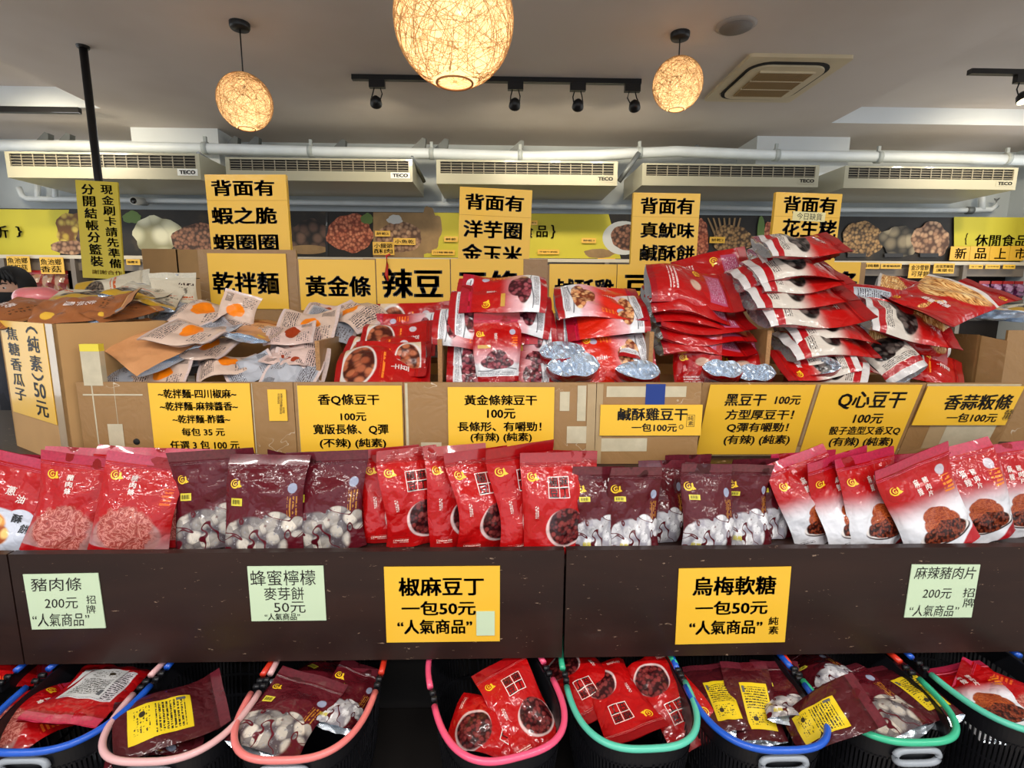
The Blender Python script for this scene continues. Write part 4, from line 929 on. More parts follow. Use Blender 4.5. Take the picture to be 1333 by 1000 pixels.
for (x0, y0, x1, y1, Y0, Y1) in ((1195, 432, 1276, 436, 1.95, 1.62), (1278, 437, 1312, 444, 1.63, 1.57), (1313, 430, 1420, 430, 1.70, 1.70)):
    a = P(x0, y0, Y=Y0); b = P(x1, y1, Y=Y1)
    MB().add([(a.x - c0.x, Y0 - YI, .0), (b.x - c0.x, Y1 - YI, .0), (b.x - c0.x, Y1 - YI, b.z - RZ), (a.x - c0.x, Y0 - YI, a.z - RZ), (a.x - c0.x, Y0 - YI + .008, .0), (b.x - c0.x, Y1 - YI + .008, .0), (b.x - c0.x, Y1 - YI + .008, b.z - RZ), (a.x - c0.x, Y0 - YI + .008, a.z - RZ)], [(0, 1, 2, 3), (7, 6, 5, 4), (3, 2, 6, 7), (0, 3, 7, 4), (1, 5, 6, 2)]).obj('inner_flap', M_card, c6)
# left carton, turned
cz = P(68, 422, Y=1.45); cx, cyy = cz.x, cz.y; ld = Vector((-.84, .5426, 0)); rd = Vector((.5426, .84, 0)); h = cz.z - RZ
t = thing('display_carton', (cx, cyy, RZ), 'turned tan carton of melon seed pouches at the left end of the counter', 'carton', 'open display cartons on the counter')
def panel(a, b, z0, z1, th=.008):
    d = (b - a).normalized(); n = Vector((-d.y, d.x, 0)) * th; m = MB()
    q = [a, b, b + n, a + n]; m.add([(p.x, p.y, z) for z in (z0, z1) for p in q], [(0, 3, 2, 1), (4, 5, 6, 7)] + [(i, (i + 1) % 4, 4 + (i + 1) % 4, 4 + i) for i in range(4)]); return m
O = Vector((0, 0, 0)); Lp, Rp = ld * .42, rd * .29
panel(Lp, O, 0, h).obj('front_panel', M_cardp, t); panel(O, Rp, 0, h).obj('side_wall', M_cardp, t); panel(Rp, Rp + Lp, 0, h).obj('back_panel', M_cardp, t); panel(Rp + Lp, Lp, 0, h).obj('side_wall', M_cardp, t)
m = MB(); q = [ld * .015 + rd * .015, rd * .275 + ld * .015, rd * .275 + ld * .40, rd * .015 + ld * .40]; m.add([(p.x, p.y, z) for z in (0, h - .05) for p in q], [(0, 3, 2, 1), (4, 5, 6, 7)] + [(i, (i + 1) % 4, 4 + (i + 1) % 4, 4 + i) for i in range(4)]); m.obj('filler', M_cardp, t)
panel(ld * .05 + Vector((-.0006, -.001, 0)), O + Vector((-.0006, -.001, 0)), .0, h, .0005).obj('tape_strip', M_tape, t)
# its sign lies in the plane of the turned front panel
nrm = Vector((-.5426, -.84, 0)); o3 = Vector((cx, cyy, RZ)) + nrm * .002
def onl(px, py):
    d = ray(px, py); return CAM + d * ((o3 - CAM).dot(nrm) / d.dot(nrm))
ax = -ld; m = MB(); cs = [onl(-14, 411), onl(60, 424.5), onl(73, 553), onl(16, 532)]
tl, tr_, br_ = cs[0], cs[1], cs[2]
loc = lambda p: ((p - o3).dot(ax), (p - o3).z)
xa_, xb_ = loc(onl(8, 470))[0], loc(onl(66, 490))[0]; za_, zb_ = loc(onl(40, 420))[1], loc(onl(48, 545))[1]
def to3(x, z, off): p = o3 + ax * x + nrm * off; return (p.x, p.y, p.z + z)
m.add([to3(xa_, zb_, .001), to3(xb_, zb_, .001), to3(xb_, za_, .001), to3(xa_, za_, .001)] + [to3(xa_, zb_, -.0005), to3(xb_, zb_, -.0005), to3(xb_, za_, -.0005), to3(xa_, za_, -.0005)], [(0, 1, 2, 3), (7, 6, 5, 4), (0, 4, 5, 1), (1, 5, 6, 2), (2, 6, 7, 3), (3, 7, 4, 0)])
so = m.obj('paper_sign', M_sign); tag(so, 'yellow sign with vertical writing and 50 on the turned left carton', 'sign')
lm = MB(); W_ = xb_ - xa_; H_ = za_ - zb_
def col_(s, fx, f0, f1, fw, kinds=None):
    tot = sum(kinds or [1] * len(s)); f = f0
    for i, ch in enumerate(s):
        k = (kinds or [1] * len(s))[i]; fh = (f1 - f0) * k / tot; g, fc = glyphs(ch, .028 if ch not in '︵︶' else .02); n = len(ch)
        lm.add([to3(xa_ + W_ * (fx + (x - .5) * fw), zb_ + H_ * (1 - f - fh * (.5 - (y - .5) * .84)), .0016) for x, y in g], fc); f += fh
col_(['︵', '純', '素', '︶', '50', '元'], .73, .03, .97, .26, [.45, 1, 1, .45, .95, 1]); col_(list('焦糖香瓜子'), .26, .05, .86, .27)
lm.obj('lettering', M_ink, so)
# ------------------------------------------------------------------ pouches standing on the ledge
def row(key, seed, px, Y, lean, roll, yaw, label, group, s=1.0, dz=0):
    if Y >= 1.38: Y, lean, s = Y - .008, 2, s * .985
    return stand(key, seed, px, 0, Y, TZ + .001 + dz, lean, roll, yaw, label, group, s)
g1 = 'pork pouches at the left of the ledge'
row('crisp', 1, -22, 1.300, 12, 15, 0, 'red and pale scallion cracker pouch at the left edge, an orange heap on it', g1)
row('pork', 1, 74, 1.300, 13, 11, 8, 'red pork strip pouch standing right beside the scallion cracker pouch', g1)
row('pork', 2, 98, 1.385, 12, 6, 12, 'red pork strip pouch hidden but for a strip between two front ones', g1)
row('pork', 3, 146, 1.352, 10, 10, 14, 'red pork strip pouch showing little but its gold emblem behind its twin', g1)
row('pork', 4, 156, 1.290, 14, 12, 10, 'red pork strip pouch with a clear gold emblem, frontmost of the pork pouches', g1)
row('pork', 2, 207, 1.345, 10, 4, 8, 'red pork strip pouch tucked against the first maroon candy pouch', g1)
row('pork', 1, 40, 1.400, 12, 4, 0, 'red pork pouch behind, only its pale top edge showing at the far left', g1, .95)
row('pork', 3, 190, 1.405, 8, -4, 0, 'red pork pouch behind, its top edge below the hand hole of the noodle carton', g1, .95)
g2 = 'maroon honey candy pouches on the ledge'
row('honey', 1, 278, 1.345, 11, -2, 6, 'maroon candy pouch left of the frontmost candy pouch, yellow tag half covered', g2)
row('honey', 2, 337, 1.285, 12, 1, 0, 'maroon candy pouch with whole yellow tag, frontmost and widest', g2)
row('honey', 3, 423, 1.322, 12, -1, 4, 'maroon candy pouch touching the first red pepper tofu pouch, no yellow tag in view', g2)
row('honey', 1, 375, 1.400, 8, 14, 0, 'maroon candy pouch behind, its corner rising in front of the yellow price sign', g2, .95)
row('honey', 3, 262, 1.412, 6, 0, 0, 'maroon candy pouch behind, only its dark top edge under the noodle price sign', g2, .89)
g3 = 'red pepper tofu pouches on the ledge'
row('pepper', 1, 486, 1.395, 8, 2, 0, 'red pepper tofu pouch behind, dark strip beside the last maroon candy pouch', g3, .90)
for i, (px, Y, roll, s, lab) in enumerate(((512, 1.372, 0, .965, 'red pepper tofu pouch, first of the fanned six, mostly its left strip'), (541, 1.345, -1, .985, 'red pepper tofu pouch, second of the fanned six, a white glare over its bowl'),
        (598, 1.342, 1, 1.01, 'red pepper tofu pouch, third of the fanned six, standing straight'), (636, 1.315, -2, 1.0, 'red pepper tofu pouch, fourth of the fanned six, creased at its middle'),
        (691, 1.318, -3, 1.06, 'red pepper tofu pouch, fifth of the fanned six, its corner highest of all'), (722, 1.282, 1, 1.0, 'red pepper tofu pouch, last of the fanned six, whole bowl and characters in view'))):
    row('pepper', 1 + i, px, Y, 11, roll, 20 if i < 5 else 8, lab, g3, s)
row('pepper', 2, 740, 1.405, 6, 2, 0, 'red pepper tofu pouch behind, only its corner right of the fan', g3, .92)
g4 = 'small maroon plum gummy pouches on the ledge'
for sd, px, Y, roll, s, lab in ((1, 779, 1.300, 1, .98, 'small maroon plum pouch first in its row, against the last pepper tofu pouch'), (2, 827, 1.292, 1, .99, 'small maroon plum pouch second in its row, in front with a whole yellow tag'),
        (3, 866, 1.350, 0, .97, 'small maroon plum pouch third in its row, between two tagged ones'), (4, 923, 1.288, 2, 1.02, 'small maroon plum pouch fourth in its row, widest with a cut top corner'),
        (5, 973, 1.335, 3, .96, 'small maroon plum pouch fifth in its row, leaning a little'), (1, 1008, 1.375, 2, .94, 'small maroon plum pouch last in its row, half behind a pork slice pouch'),
        (3, 895, 1.412, 0, 1.0, 'small maroon plum pouch behind, only its clear top edge below the blue tape carton'), (2, 975, 1.412, 0, .99, 'small maroon plum pouch behind the fifth, only its top edge showing')):
    row('plum', sd, px, Y, 10, roll, 3, lab, g4, s)
g5 = 'red and white pork slice pouches on the ledge'
for sd, px, Y, roll, yaw, s, lab in ((1, 1050, 1.402, -4, 0, .92, 'red and white pork slice pouch behind, its emblem above the last plum pouch'), (2, 1078, 1.345, -17, 10, .95, 'red and white pork slice pouch first of the leaning fan, next to the plum pouches'),
        (3, 1117, 1.335, -12, 14, .96, 'pork slice pouch second of the fan, only a strip with emblem and meat'), (1, 1154, 1.318, -8, 12, .97, 'pork slice pouch third of the fan, in front of the second'),
        (4, 1236, 1.285, -21, 4, 1.04, 'frontmost pork slice pouch, leaning over the fan, its meat whole'), (2, 1290, 1.335, -16, 0, 1.03, 'red and white pork slice pouch behind the frontmost one, silver emblem in view'),
        (5, 1336, 1.375, -8, 0, 1.0, 'pork slice pouch at the right end of the ledge, cut by the frame'), (3, 1190, 1.415, -3, 0, .90, 'red and white pork slice pouch behind the fan, top edge below the Q sign')):
    row('slices', sd, px, Y, 11, roll, yaw, lab, g5, s)

# ------------------------------------------------------------------ piles in the cartons
def heap(group, rows, inside=True):
    for key, sd, b, t, f, lab in rows:
        if inside: b, t = (b[0], b[1], b[2] + (.05 if b[2] < 1.62 else .02)), (t[0], t[1], t[2] + (.05 if b[2] < 1.62 else .02))
        else: b, t = [(q[0], q[1], q[2] + (.03 if q[1] < 890 and q[2] > 1.15 else 0)) for q in (b, t)]
        lay(key, sd, b, t, f, lab, group)
heap('noodle packets heaped in the left carton', [
    ('kraft', 1, (226, 468, 1.50), (148, 426, 1.62), 60, 'large kraft pouch lying slanted over the left post of the noodle carton'),
    ('noodle', 1, (203, 430, 1.57), (288, 440, 1.54), 72, 'pale packet with a bright orange disc lying on the kraft pouch'),
    ('noodle', 2, (222, 410, 1.76), (300, 404, 1.74), 67, 'pale packet with an orange patch at the back under the dry noodle sign'),
    ('noodle', 3, (302, 430, 1.72), (316, 388, 1.76), 23, 'pale packet with its corner pointing up before the dry noodle sign'),
    ('clearp', 1, (268, 424, 1.68), (300, 440, 1.60), 52, 'greyish packet tucked below the upright cornered packet'),
    ('kraft', 2, (318, 446, 1.56), (352, 424, 1.76), 80, 'orange kraft pouch with its silver base towards the viewer'),
    ('noodle', 2, (352, 436, 1.70), (374, 424, 1.80), 80, 'small packet showing orange behind the silver based pouch'),
    ('clearp', 2, (148, 482, 1.54), (228, 470, 1.58), 72, 'silvery packet below the kraft pouch, back of the front left layer'),
    ('clearp', 3, (140, 490, 1.50), (200, 482, 1.54), 70, 'silvery packet in the front left corner by the taped post'),
    ('noodle', 4, (168, 492, 1.50), (248, 486, 1.51), 42, 'flat packet on edge along the front rim, left of the orange marked one'),
    ('clearp', 4, (200, 474, 1.56), (250, 462, 1.60), 57, 'silvery packet squeezed against the brown divider'),
    ('noodle', 5, (255, 484, 1.51), (332, 468, 1.56), 70, 'pale packet with dark print and orange patch at the front rim'),
    ('clearp', 5, (300, 492, 1.495), (352, 472, 1.55), 52, 'clear bluish packet at the front rim before the brown dotted packet'),
    ('chili', 1, (412, 468, 1.56), (350, 462, 1.58), 72, 'pale packet with a dark brown dot, front right of the noodle carton'),
    ('chili', 2, (425, 478, 1.53), (350, 476, 1.54), 30, 'flat packet under the brown dotted packet'),
    ('clearp', 2, (415, 492, 1.49), (345, 484, 1.51), 47, 'blue grey packet lowest at the front rim, before the flat ones'),
    ('chili', 3, (345, 440, 1.66), (410, 432, 1.68), 62, 'pale printed packet in the middle of the noodle heap'),
    ('noodle', 4, (360, 428, 1.74), (440, 424, 1.74), 47, 'pale packet second layer from the back right of the noodle heap'),
    ('clearp', 3, (392, 418, 1.80), (465, 426, 1.78), 47, 'grey printed packet on edge near the tofu carton'),
    ('chili', 4, (395, 407, 1.86), (450, 410, 1.86), 52, 'flat packet lying straight below the three joined sheets'),
    ('noodle', 5, (490, 420, 1.78), (436, 398, 1.88), 62, 'orange tinted packet slanting down to the right, topmost at the back'),
    ('chili', 2, (425, 442, 1.68), (350, 446, 1.66), 52, 'crumpled packet above the brown dotted packet, before the divider'),
    ('noodle', 1, (235, 448, 1.64), (305, 455, 1.60), 62, 'packet under the orange disc packet, reaching over the brown divider'),
    ('clearp', 4, (212, 404, 1.86), (268, 414, 1.82), 57, 'grey packet at the back edge beside the upright seed pouch'),
])
heap('pouches heaped in the turned left carton', [
    ('seed', 1, (232, 416, 1.90), (226, 362, 1.98), 8, 'cream seed pouch with dark seeds standing at the back right of the turned carton'),
    ('amber', 3, (50, 410, 1.62), (176, 396, 1.68), 66, 'brown pouch on edge across the front of the turned carton'),
    ('amber', 4, (104, 412, 1.56), (150, 402, 1.76), 80, 'brown pouch with silver base under the slanted one'),
    ('amber', 1, (-34, 404, 1.78), (60, 414, 1.68), 72, 'brown pouch lying at the left edge of the frame'),
    ('seed', 2, (100, 386, 1.90), (196, 366, 1.98), 55, 'pale pouch with gold edge at the top of the seed heap'),
    ('seed', 3, (104, 392, 1.74), (130, 376, 1.98), 85, 'silver based pouch open towards the viewer, behind the brown one'),
    ('seed', 4, (158, 390, 1.76), (205, 370, 1.98), 78, 'silver and gold pouch at the right of the seed heap'),
    ('seed', 1, (190, 402, 1.74), (208, 384, 1.94), 78, 'crumpled silver pouch beside the noodle carton divider'),
    ('amber', 2, (10, 400, 1.84), (90, 398, 1.84), 70, 'thin brown pouch below the pink bundle'),
    ('amber', 5, (118, 412, 1.58), (186, 398, 1.72), 72, 'orange brown pouch with white letters over the silver one'),
])
heap('tofu pouches in the second carton', [
    ('brown', 1, (437, 482, 1.52), (560, 480, 1.54), 48, 'red tofu pouch with a bowl at its left end, lowest at the front rim'),
    ('brown', 2, (448, 462, 1.61), (560, 464, 1.60), 50, 'red tofu pouch with a bowl, second layer above the front one'),
    ('brown', 3, (555, 470, 1.57), (462, 474, 1.57), 25, 'dark red tofu pouch seen on edge between two bowl pouches'),
    ('brown', 4, (472, 446, 1.70), (568, 442, 1.70), 45, 'red tofu pouch third layer, its bowl half covered'),
    ('tofu', 3, (580, 436, 1.78), (485, 438, 1.78), 15, 'dark red pouch on edge near the top of the second carton'),
    ('brown', 2, (488, 428, 1.86), (588, 424, 1.86), 12, 'dark red pouch lying furthest back below the two-character sign'),
])
heap('tofu pouches in the middle carton', [
    ('tofu', 1, (648, 497, 1.50), (646, 410, 1.56), 4, 'red tofu pouch standing upright facing front at the rim of the middle carton'),
    ('tofu', 2, (712, 384, 1.62), (600, 380, 1.63), 50, 'red and orange pouch lying on top of the middle heap'),
    ('tofu', 3, (594, 396, 1.65), (706, 398, 1.65), 22, 'red pouch on edge directly under the topmost of the middle heap'),
    ('tofu', 4, (584, 410, 1.62), (700, 414, 1.62), 28, 'red pouch with white base at left, third from the top of the middle heap'),
    ('tofu', 5, (718, 412, 1.60), (610, 406, 1.62), 40, 'red pouch with pale base bulging above the standing pouch'),
    ('tofu', 1, (563, 424, 1.58), (660, 434, 1.60), 38, 'red pouch with white base sticking out left over the tofu divider'),
    ('tofu', 2, (724, 432, 1.62), (630, 438, 1.62), 20, 'red pouch to the right of the standing pouch, upper one'),
    ('tofu', 3, (724, 452, 1.60), (630, 458, 1.60), 18, 'red pouch to the right of the standing pouch, middle one'),
    ('tofu', 4, (590, 450, 1.60), (690, 455, 1.60), 20, 'red pouch left of the standing pouch, in the middle of the layers'),
    ('tofu', 5, (582, 470, 1.56), (690, 472, 1.56), 22, 'red pouch left of the standing pouch, with blue grey base'),
    ('tofu', 1, (582, 487, 1.54), (690, 488, 1.54), 22, 'red pouch left of the standing pouch, lowest with white base'),
    ('tofu', 2, (725, 474, 1.56), (630, 478, 1.56), 15, 'red pouch right of the standing pouch, lower one'),
    ('tofu', 3, (722, 490, 1.53), (630, 490, 1.54), 15, 'red pouch right of the standing pouch, lowest one at the rim'),
    ('tofumouth', 4, (732, 455, 1.50), (729, 510, 1.70), 84, 'red pouch with a round silver base facing the viewer, upper of the two mouths'),
    ('tofumouth', 5, (745, 471, 1.46), (742, 526, 1.70), 84, 'red pouch with a wide silver base facing the viewer, lower of the two mouths'),
    ('chick', 1, (722, 392, 1.66), (836, 392, 1.66), 58, 'red pouch with a golden picture lying before the salty chicken sign'),
    ('chick', 2, (842, 408, 1.63), (736, 414, 1.63), 45, 'red pouch with golden picture at its right end, under the upper picture pouch'),
    ('chick', 3, (724, 424, 1.65), (836, 426, 1.65), 20, 'red pouch with white lined base on edge, third of the picture pouches'),
    ('tofu', 1, (806, 466, 1.54), (808, 424, 1.70), 40, 'red pouch with crimson seal leaning back left of the cardboard divider'),
    ('chick', 4, (850, 462, 1.55), (745, 472, 1.54), 22, 'red pouch with a gold emblem on edge above the wide silver base'),
    ('tofumouth', 2, (832, 480, 1.46), (829, 520, 1.66), 84, 'red pouch with crumpled silver base right of the two mouths'),
    ('tofu', 3, (778, 486, 1.52), (800, 470, 1.70), 60, 'red pouch between the silver mouths, pale sticker like base'),
])
heap('tofu pouches in the carton with blue tape', [
    ('redstick', 4, (908, 506, 1.535), (908, 438, 1.575), 6, 'red pouch standing with gold emblem at the front of the blue tape carton'),
    ('redstick', 2, (958, 508, 1.55), (962, 443, 1.59), 8, 'red pouch standing beside the black tofu divider, text turned'),
    ('tofumouth', 3, (938, 482, 1.455), (935, 515, 1.60), 84, 'pouch with large bright silver base at the rim below the standing ones'),
    ('tofumouth', 5, (982, 484, 1.475), (978, 518, 1.62), 78, 'pouch with silver base squeezed in the corner by the black tofu divider'),
    ('redstick', 3, (850, 440, 1.65), (972, 444, 1.65), 66, 'red pouch lowest of the red stack, resting over the standing pouches'),
    ('redstick', 4, (848, 426, 1.65), (970, 432, 1.65), 66, 'red pouch second from the bottom of the red stack'),
    ('redstick', 5, (846, 412, 1.65), (968, 422, 1.65), 66, 'red pouch third from the bottom of the red stack'),
    ('redstick', 1, (842, 397, 1.65), (965, 410, 1.65), 64, 'red pouch fourth from the bottom of the red stack, purple tinted end'),
    ('redstick', 2, (840, 383, 1.65), (960, 396, 1.65), 62, 'red pouch fifth from the bottom of the red stack, just under the topmost'),
    ('redstick', 3, (842, 366, 1.65), (958, 382, 1.65), 52, 'red pouch topmost of the red stack with white print and gold emblem'),
    ('redstick', 4, (876, 372, 1.78), (975, 352, 1.78), 15, 'dark red pouch behind the red stack slanting up to the tall stack'),
    ('redstick', 5, (880, 388, 1.80), (980, 370, 1.80), 10, 'dark red pouch behind the red stack, lower of the two slanting ones'),
])
heap('black tofu pouches in the tall stack', [
    ('black', 1, (988, 324, 1.62), (1092, 319, 1.62), 64, 'red and grey pouch topmost of the tall stack before the peanut sign'),
    ('black', 2, (985, 338, 1.68), (1072, 328, 1.66), 66, 'red pouch just under the topmost of the tall stack, short end showing'),
    ('black', 3, (974, 351, 1.60), (1090, 340, 1.60), 64, 'pouch third from the top of the tall stack, silver end and red stripe'),
    ('black', 4, (954, 362, 1.66), (1060, 350, 1.66), 64, 'pouch of the tall stack whose silver end sticks out furthest to the red stack'),
    ('black', 5, (976, 371, 1.60), (1090, 361, 1.60), 66, 'pouch in the upper middle of the tall stack, below the sticking out one'),
    ('black', 1, (964, 388, 1.59), (1095, 379, 1.59), 66, 'pouch in the middle of the tall stack with dark round silver end'),
    ('black', 2, (980, 410, 1.57), (1115, 398, 1.57), 60, 'pouch with broad silver end directly above the cardboard divider'),
    ('black', 3, (1020, 429, 1.56), (1130, 420, 1.56), 64, 'pouch right of the divider top, below the broad silver ended one'),
    ('black', 4, (1018, 448, 1.535), (1130, 436, 1.55), 60, 'pouch with bent silver end right of the divider, mid height'),
    ('black', 5, (1104, 466, 1.51), (1012, 480, 1.51), 50, 'pouch turned the other way with a white framed stripe near the rim'),
    ('tofumouth', 4, (1056, 471, 1.47), (1053, 526, 1.70), 84, 'pouch with silver base facing front at the rim below the Q sign pile'),
    ('black', 2, (1105, 489, 1.49), (1040, 478, 1.56), 60, 'pouch with silver base lying along the rim left of the slanting one'),
    ('black', 3, (1020, 464, 1.55), (1130, 458, 1.55), 64, 'dark red pouch on edge inside the tall stack base'),
    ('black', 4, (1188, 487, 1.50), (1106, 424, 1.68), 55, 'long pouch sliding down to the right with silver lower end'),
    ('brown', 5, (1180, 470, 1.60), (1232, 484, 1.56), 50, 'red pouch corner at the foot of the sliding pouch'),
    ('black', 5, (1096, 392, 1.72), (1180, 404, 1.70), 200, 'red pouch with grey back label showing, right of the tall stack'),
    ('black', 1, (1120, 408, 1.64), (1235, 436, 1.62), 55, 'red and white pouch slanting beneath the fries pouches'),
])
heap('garlic noodle strip pouches at the right', [
    ('fries', 1, (1254, 380, 1.74), (1178, 412, 1.63), 52, 'red pouch with a picture of golden strips, lying open faced on the right heap'),
    ('fries', 2, (1156, 372, 1.86), (1214, 390, 1.80), 58, 'red pouch with golden strips behind the open faced one'),
    ('fries', 3, (1225, 398, 1.82), (1292, 376, 1.88), 60, 'red pouch end sticking out right of the golden strips'),
    ('fries', 4, (1235, 428, 1.63), (1130, 424, 1.66), 15, 'red pouch on edge under the open faced golden strip pouch'),
    ('fries', 5, (1120, 432, 1.66), (1225, 438, 1.64), 10, 'white edged red pouch lowest of the golden strip heap'),
    ('seed', 2, (1284, 412, 1.66), (1284, 398, 1.90), 86, 'silver based pouch with amber edge on the right carton flap'),
    ('seed', 3, (1334, 410, 1.68), (1332, 396, 1.92), 86, 'silver based pouch cut by the right edge of the frame'),
])

# ------------------------------------------------------------------ shopping baskets
M_bk = plain('black_basket_plastic', (20, 20, 24), .35, spec=.4); M_grip = plain('grey_grip', (150, 156, 164), .35)
ZR = .60; BL, BW, BH = .43, .288, .245
def rimpt(a, w, l, z, p=2.9):
    c, s_ = cos(a), sin(a); return Vector((w / 2 * math.copysign(abs(c) ** (2 / p), c), l / 2 * math.copysign(abs(s_) ** (2 / p), s_), z))
BODY = None
def basket_meshes():
    m = MB(); N = 96
    ang = [2 * pi * k / N for k in range(N)]
    def ring(z0, z1, th=.004):
        vs = []
        for a in ang:
            for z, o in ((z0, 0), (z1, 0), (z1, -th), (z0, -th)):
                f = 1 - .16 * (ZR - z) / BH; p = rimpt(a, BW * f, BL * f, z); q = Vector((p.x, p.y, 0)); n = q.normalized(); vs.append(p + n * o)
        m.add(vs, [(4 * i + j, 4 * ((i + 1) % N) + j, 4 * ((i + 1) % N) + (j + 1) % 4, 4 * i + (j + 1) % 4) for i in range(N) for j in range(4)])
    ring(ZR - .055, ZR - .006); ring(ZR - .125, ZR - .118); ring(ZR - .185, ZR - .178); ring(ZR - BH, ZR - BH + .02)
    for k in range(0, N):
        a = ang[k] + pi / N
        f0 = 1 - .16 * .05 / BH; f1 = 1 - .16
        p = rimpt(a, BW * f0, BL * f0, ZR - .05); q = rimpt(a, BW * f1, BL * f1, ZR - BH + .01); t = rimpt(a + .02, BW * f0, BL * f0, ZR - .05) - p
        t.normalize(); n = Vector((t.y, -t.x, 0)) * .002; w = t * .0026
        m.add([p - w - n, p + w - n, p + w + n, p - w + n, q - w - n, q + w - n, q + w + n, q - w + n], [(0, 1, 5, 4), (1, 2, 6, 5), (2, 3, 7, 6), (3, 0, 4, 7)])
    f = .84; vs = [rimpt(a, BW * f, BL * f, ZR - BH) for a in ang]; m.add(vs + [v + Vector((0, 0, .004)) for v in vs], [tuple(range(N - 1, -1, -1)), tuple(range(N, 2 * N))])
    body = m.mesh('basket_body', M_bk)
    hs = []
    for s_ in (-1, 1):
        pts = []
        n = 40
        for k in range(n + 1):
            a = (pi + .06 + (pi - .12) * k / n) if s_ < 0 else (.06 + (pi - .12) * k / n)
            pts.append(rimpt(a, BW + .012, BL + .012, ZR + .004))
        hs.append(pts)
    return body, hs
bbody, bh = basket_meshes()
HC = dict(blue=(24, 84, 190), pale=(216, 168, 168), salmon=(224, 120, 116), pink=(236, 84, 122), mint=(86, 190, 164), green=(52, 176, 134), red=(206, 50, 30))
def hmat(c): return plain('handle_' + c, HC[c], .32, coat=.15)
hm = {}
def basket(fx, fy, yaw, cf, cb, grip, label, tilt=0):
    pf = P(fx, fy, Z=ZR); c = Vector((pf.x, pf.y, 0)) + Matrix.Rotation(radians(yaw), 3, 'Z') @ Vector((0, BL / 2, 0))
    t = thing('shopping_basket', (c.x, c.y, 0), label, 'shopping basket', 'shopping baskets under the counter', (0, 0, radians(yaw)))
    put('basket_body', bbody, t)
    for i, cc_ in ((0, cf), (1, cb)):
        if (i, cc_) not in hm: hm[(i, cc_)] = MB().tube(bh[i], .0075, 10).mesh('handle', hmat(cc_))
        h = put('handle', hm[(i, cc_)], t)
    if 'hinge' not in hm:
        for s_ in (-1, 1):
            m = MB(); m.box((s_ * (BW / 2 + .002), 0, ZR - .014), (.010, .022, .018)); m.tube([(s_ * (BW / 2 + .004) - .006, -.008, ZR + .003), (s_ * (BW / 2 + .004) + .008, -.008, ZR + .003)], .0065, 10); m.tube([(s_ * (BW / 2 + .004) - .006, .012, ZR + .003), (s_ * (BW / 2 + .004) + .008, .012, ZR + .003)], .0065, 10)
            hm['hinge' if s_ < 0 else 'hinge2'] = m.mesh('hinge', M_bk)
    put('hinge', hm['hinge'], t); put('hinge', hm['hinge2'], t)
    if grip:
        if 'grip' not in hm:
            m = MB(); m.tube([Vector((.048 * math.copysign(abs(cos(a)) ** .5, cos(a)), -BL / 2 * .985 - .004, ZR - .036 + .017 * math.copysign(abs(sin(a)) ** .7, sin(a)))) for a in [2 * pi * k / 36 for k in range(36)]], .0072, 8, True)
            hm['grip'] = m.mesh('grip_ring', M_grip)
        put('grip_ring', hm['grip'], t)
    return t
basket(-215, 985, 0, 'blue', 'blue', True, 'blue rimmed black basket in the lower left corner, only its rim end showing')
basket(28, 979, 0, 'blue', 'blue', True, 'blue rimmed black basket at the left holding red pork pouches')
basket(190, 991, 0, 'pale', 'pale', True, 'pale pink rimmed basket with a pouch turned to its yellow label')
basket(368, 989, 0, 'salmon', 'red', True, 'salmon rimmed basket holding a maroon candy pouch, left of the dark gap')
basket(676, 984, 16, 'pink', 'pink', False, 'bright pink rimmed basket, turned a little, right of the dark gap')
basket(846, 974, 2, 'mint', 'green', False, 'mint rimmed basket full of red pepper tofu pouches')
basket(1022, 976, 0, 'blue', 'blue', True, 'blue rimmed basket on the right with upright yellow labelled pouches')
basket(1196, 966, 0, 'green', 'red', True, 'green rimmed basket with a large maroon plum pouch and yellow strip')
basket(1385, 955, 0, 'mint', 'blue', True, 'mint rimmed basket cut by the right edge, with a pork slice pouch')

